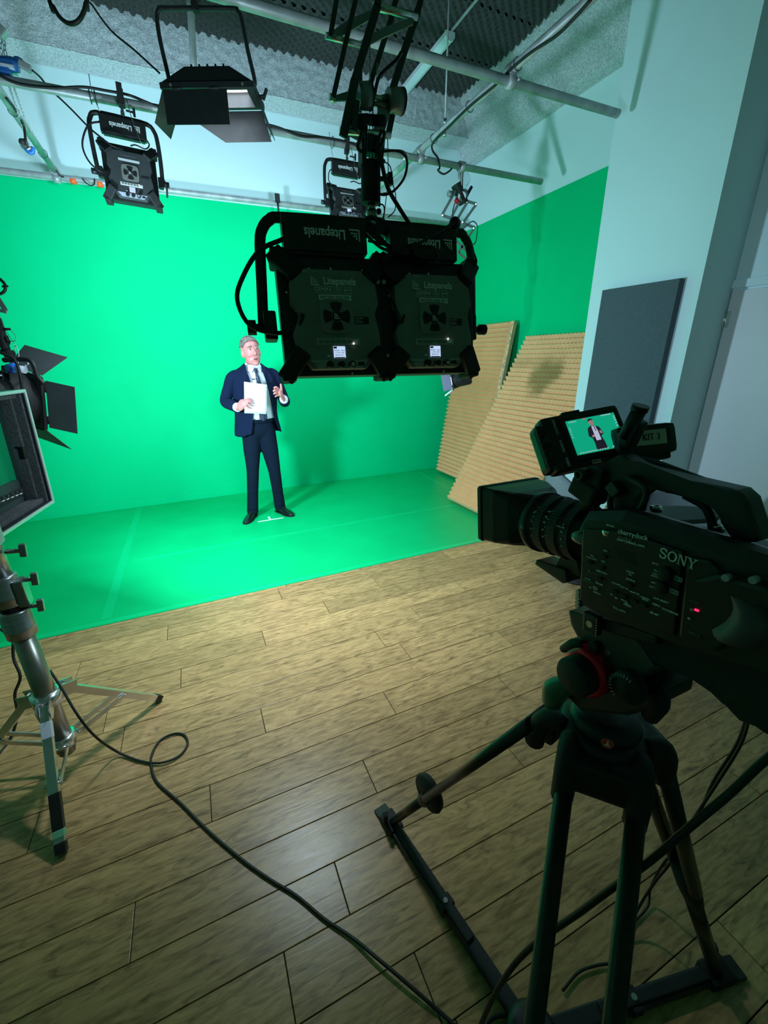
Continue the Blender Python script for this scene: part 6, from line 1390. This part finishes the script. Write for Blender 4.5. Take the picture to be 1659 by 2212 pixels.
m_ = MB(ivp); m_.loft(rows, caps=False, wrap=False); ja = m_.build('jacket', SUIT, pe, solid=.007, sub=1)
for s, ed in ((-1, 4), (1, 5)):
    pts_i = [(r_[ed], r_[0]) for r_ in JR if 1.10 < r_[0] < 1.54]
    n = len(pts_i); outer = []
    for i, (x, z) in enumerate(pts_i):
        t = i / (n - 1); wd = .012 + .075 * math.sin(min(1, t * 1.15) * PI * .62) if z < 1.44 else max(.012, .060 - (z - 1.44) * .5)
        outer.append((x + s * wd, z + (.02 if z < 1.3 else 0)))
    patch('lapel', pts_i + outer[::-1], SUIT, .010, -.030)
patch('jacket_button', [(.507, 1.045), (.517, 1.045), (.517, 1.033), (.507, 1.033)], RUBBER, .006, -.020)
def sleeve(sh, el, wr, nm='sleeve'):
    d = (wr - el).normalized(); cuff = wr - d * .035; mid = sh.lerp(el, .5) + V((0, .01, 0))
    inn = (V((.582, 4.36, 1.44)) - sh); inn.z = 0; inn.normalize()
    m_ = MB(ivp); m_.tube([sh + inn * .055 + V((0, 0, .000)), sh + inn * .02 + V((0, 0, -.004)), sh.lerp(el, .14), mid, el - (el - sh).normalized() * .03, el + d * .03, cuff.lerp(el, .4), cuff], [.050, .058, .062, .057, .054, .054, .053, .050], 22, smooth=5); o = m_.build(nm, SUIT, pe)
    m_ = MB(ivp); m_.tube([cuff - d * .02, cuff + d * .028], [.040, .040], 20, caps=True); m_.build('shirt_cuff', SHIRT, pe)
    return o
sleeve(shR, elR, wrR); sleeve(shL, elL, wrL)
for k in range(5):
    a = k * .5 - .6
q = wrL; m_ = MB(ivp); dW = (wrL - elL).normalized(); m_.tube([q - dW * .002, q + dW * .008], [.031, .031], 18); m_.build('wristwatch', STEEL, pe)
# the sheet of paper he holds
pp = thing('paper_sheet', 'white sheet of paper held upright by the man in the navy suit', 'paper', mp(552, 858, YP_)); iv = pp.matrix_world.inverted()
c4 = [mp(527, 824.5, YP_), mp(577, 831, YP_), mp(575.5, 894.5, YP_), mp(528, 892.5, YP_)]
m_ = MB(iv); rows = []
for i in range(9):
    v = i / 8
    rows.append([c4[0].lerp(c4[1], u).lerp(c4[3].lerp(c4[2], u), v) + V((0, .006 * math.sin(u * PI) - .004 * v, 0)) for u in [k / 8 for k in range(9)]])
m_.loft(rows, caps=False, wrap=False); m_.build('sheet', PAPER, pp, solid=.0012)

# lettering last
fonts_to_meshes()
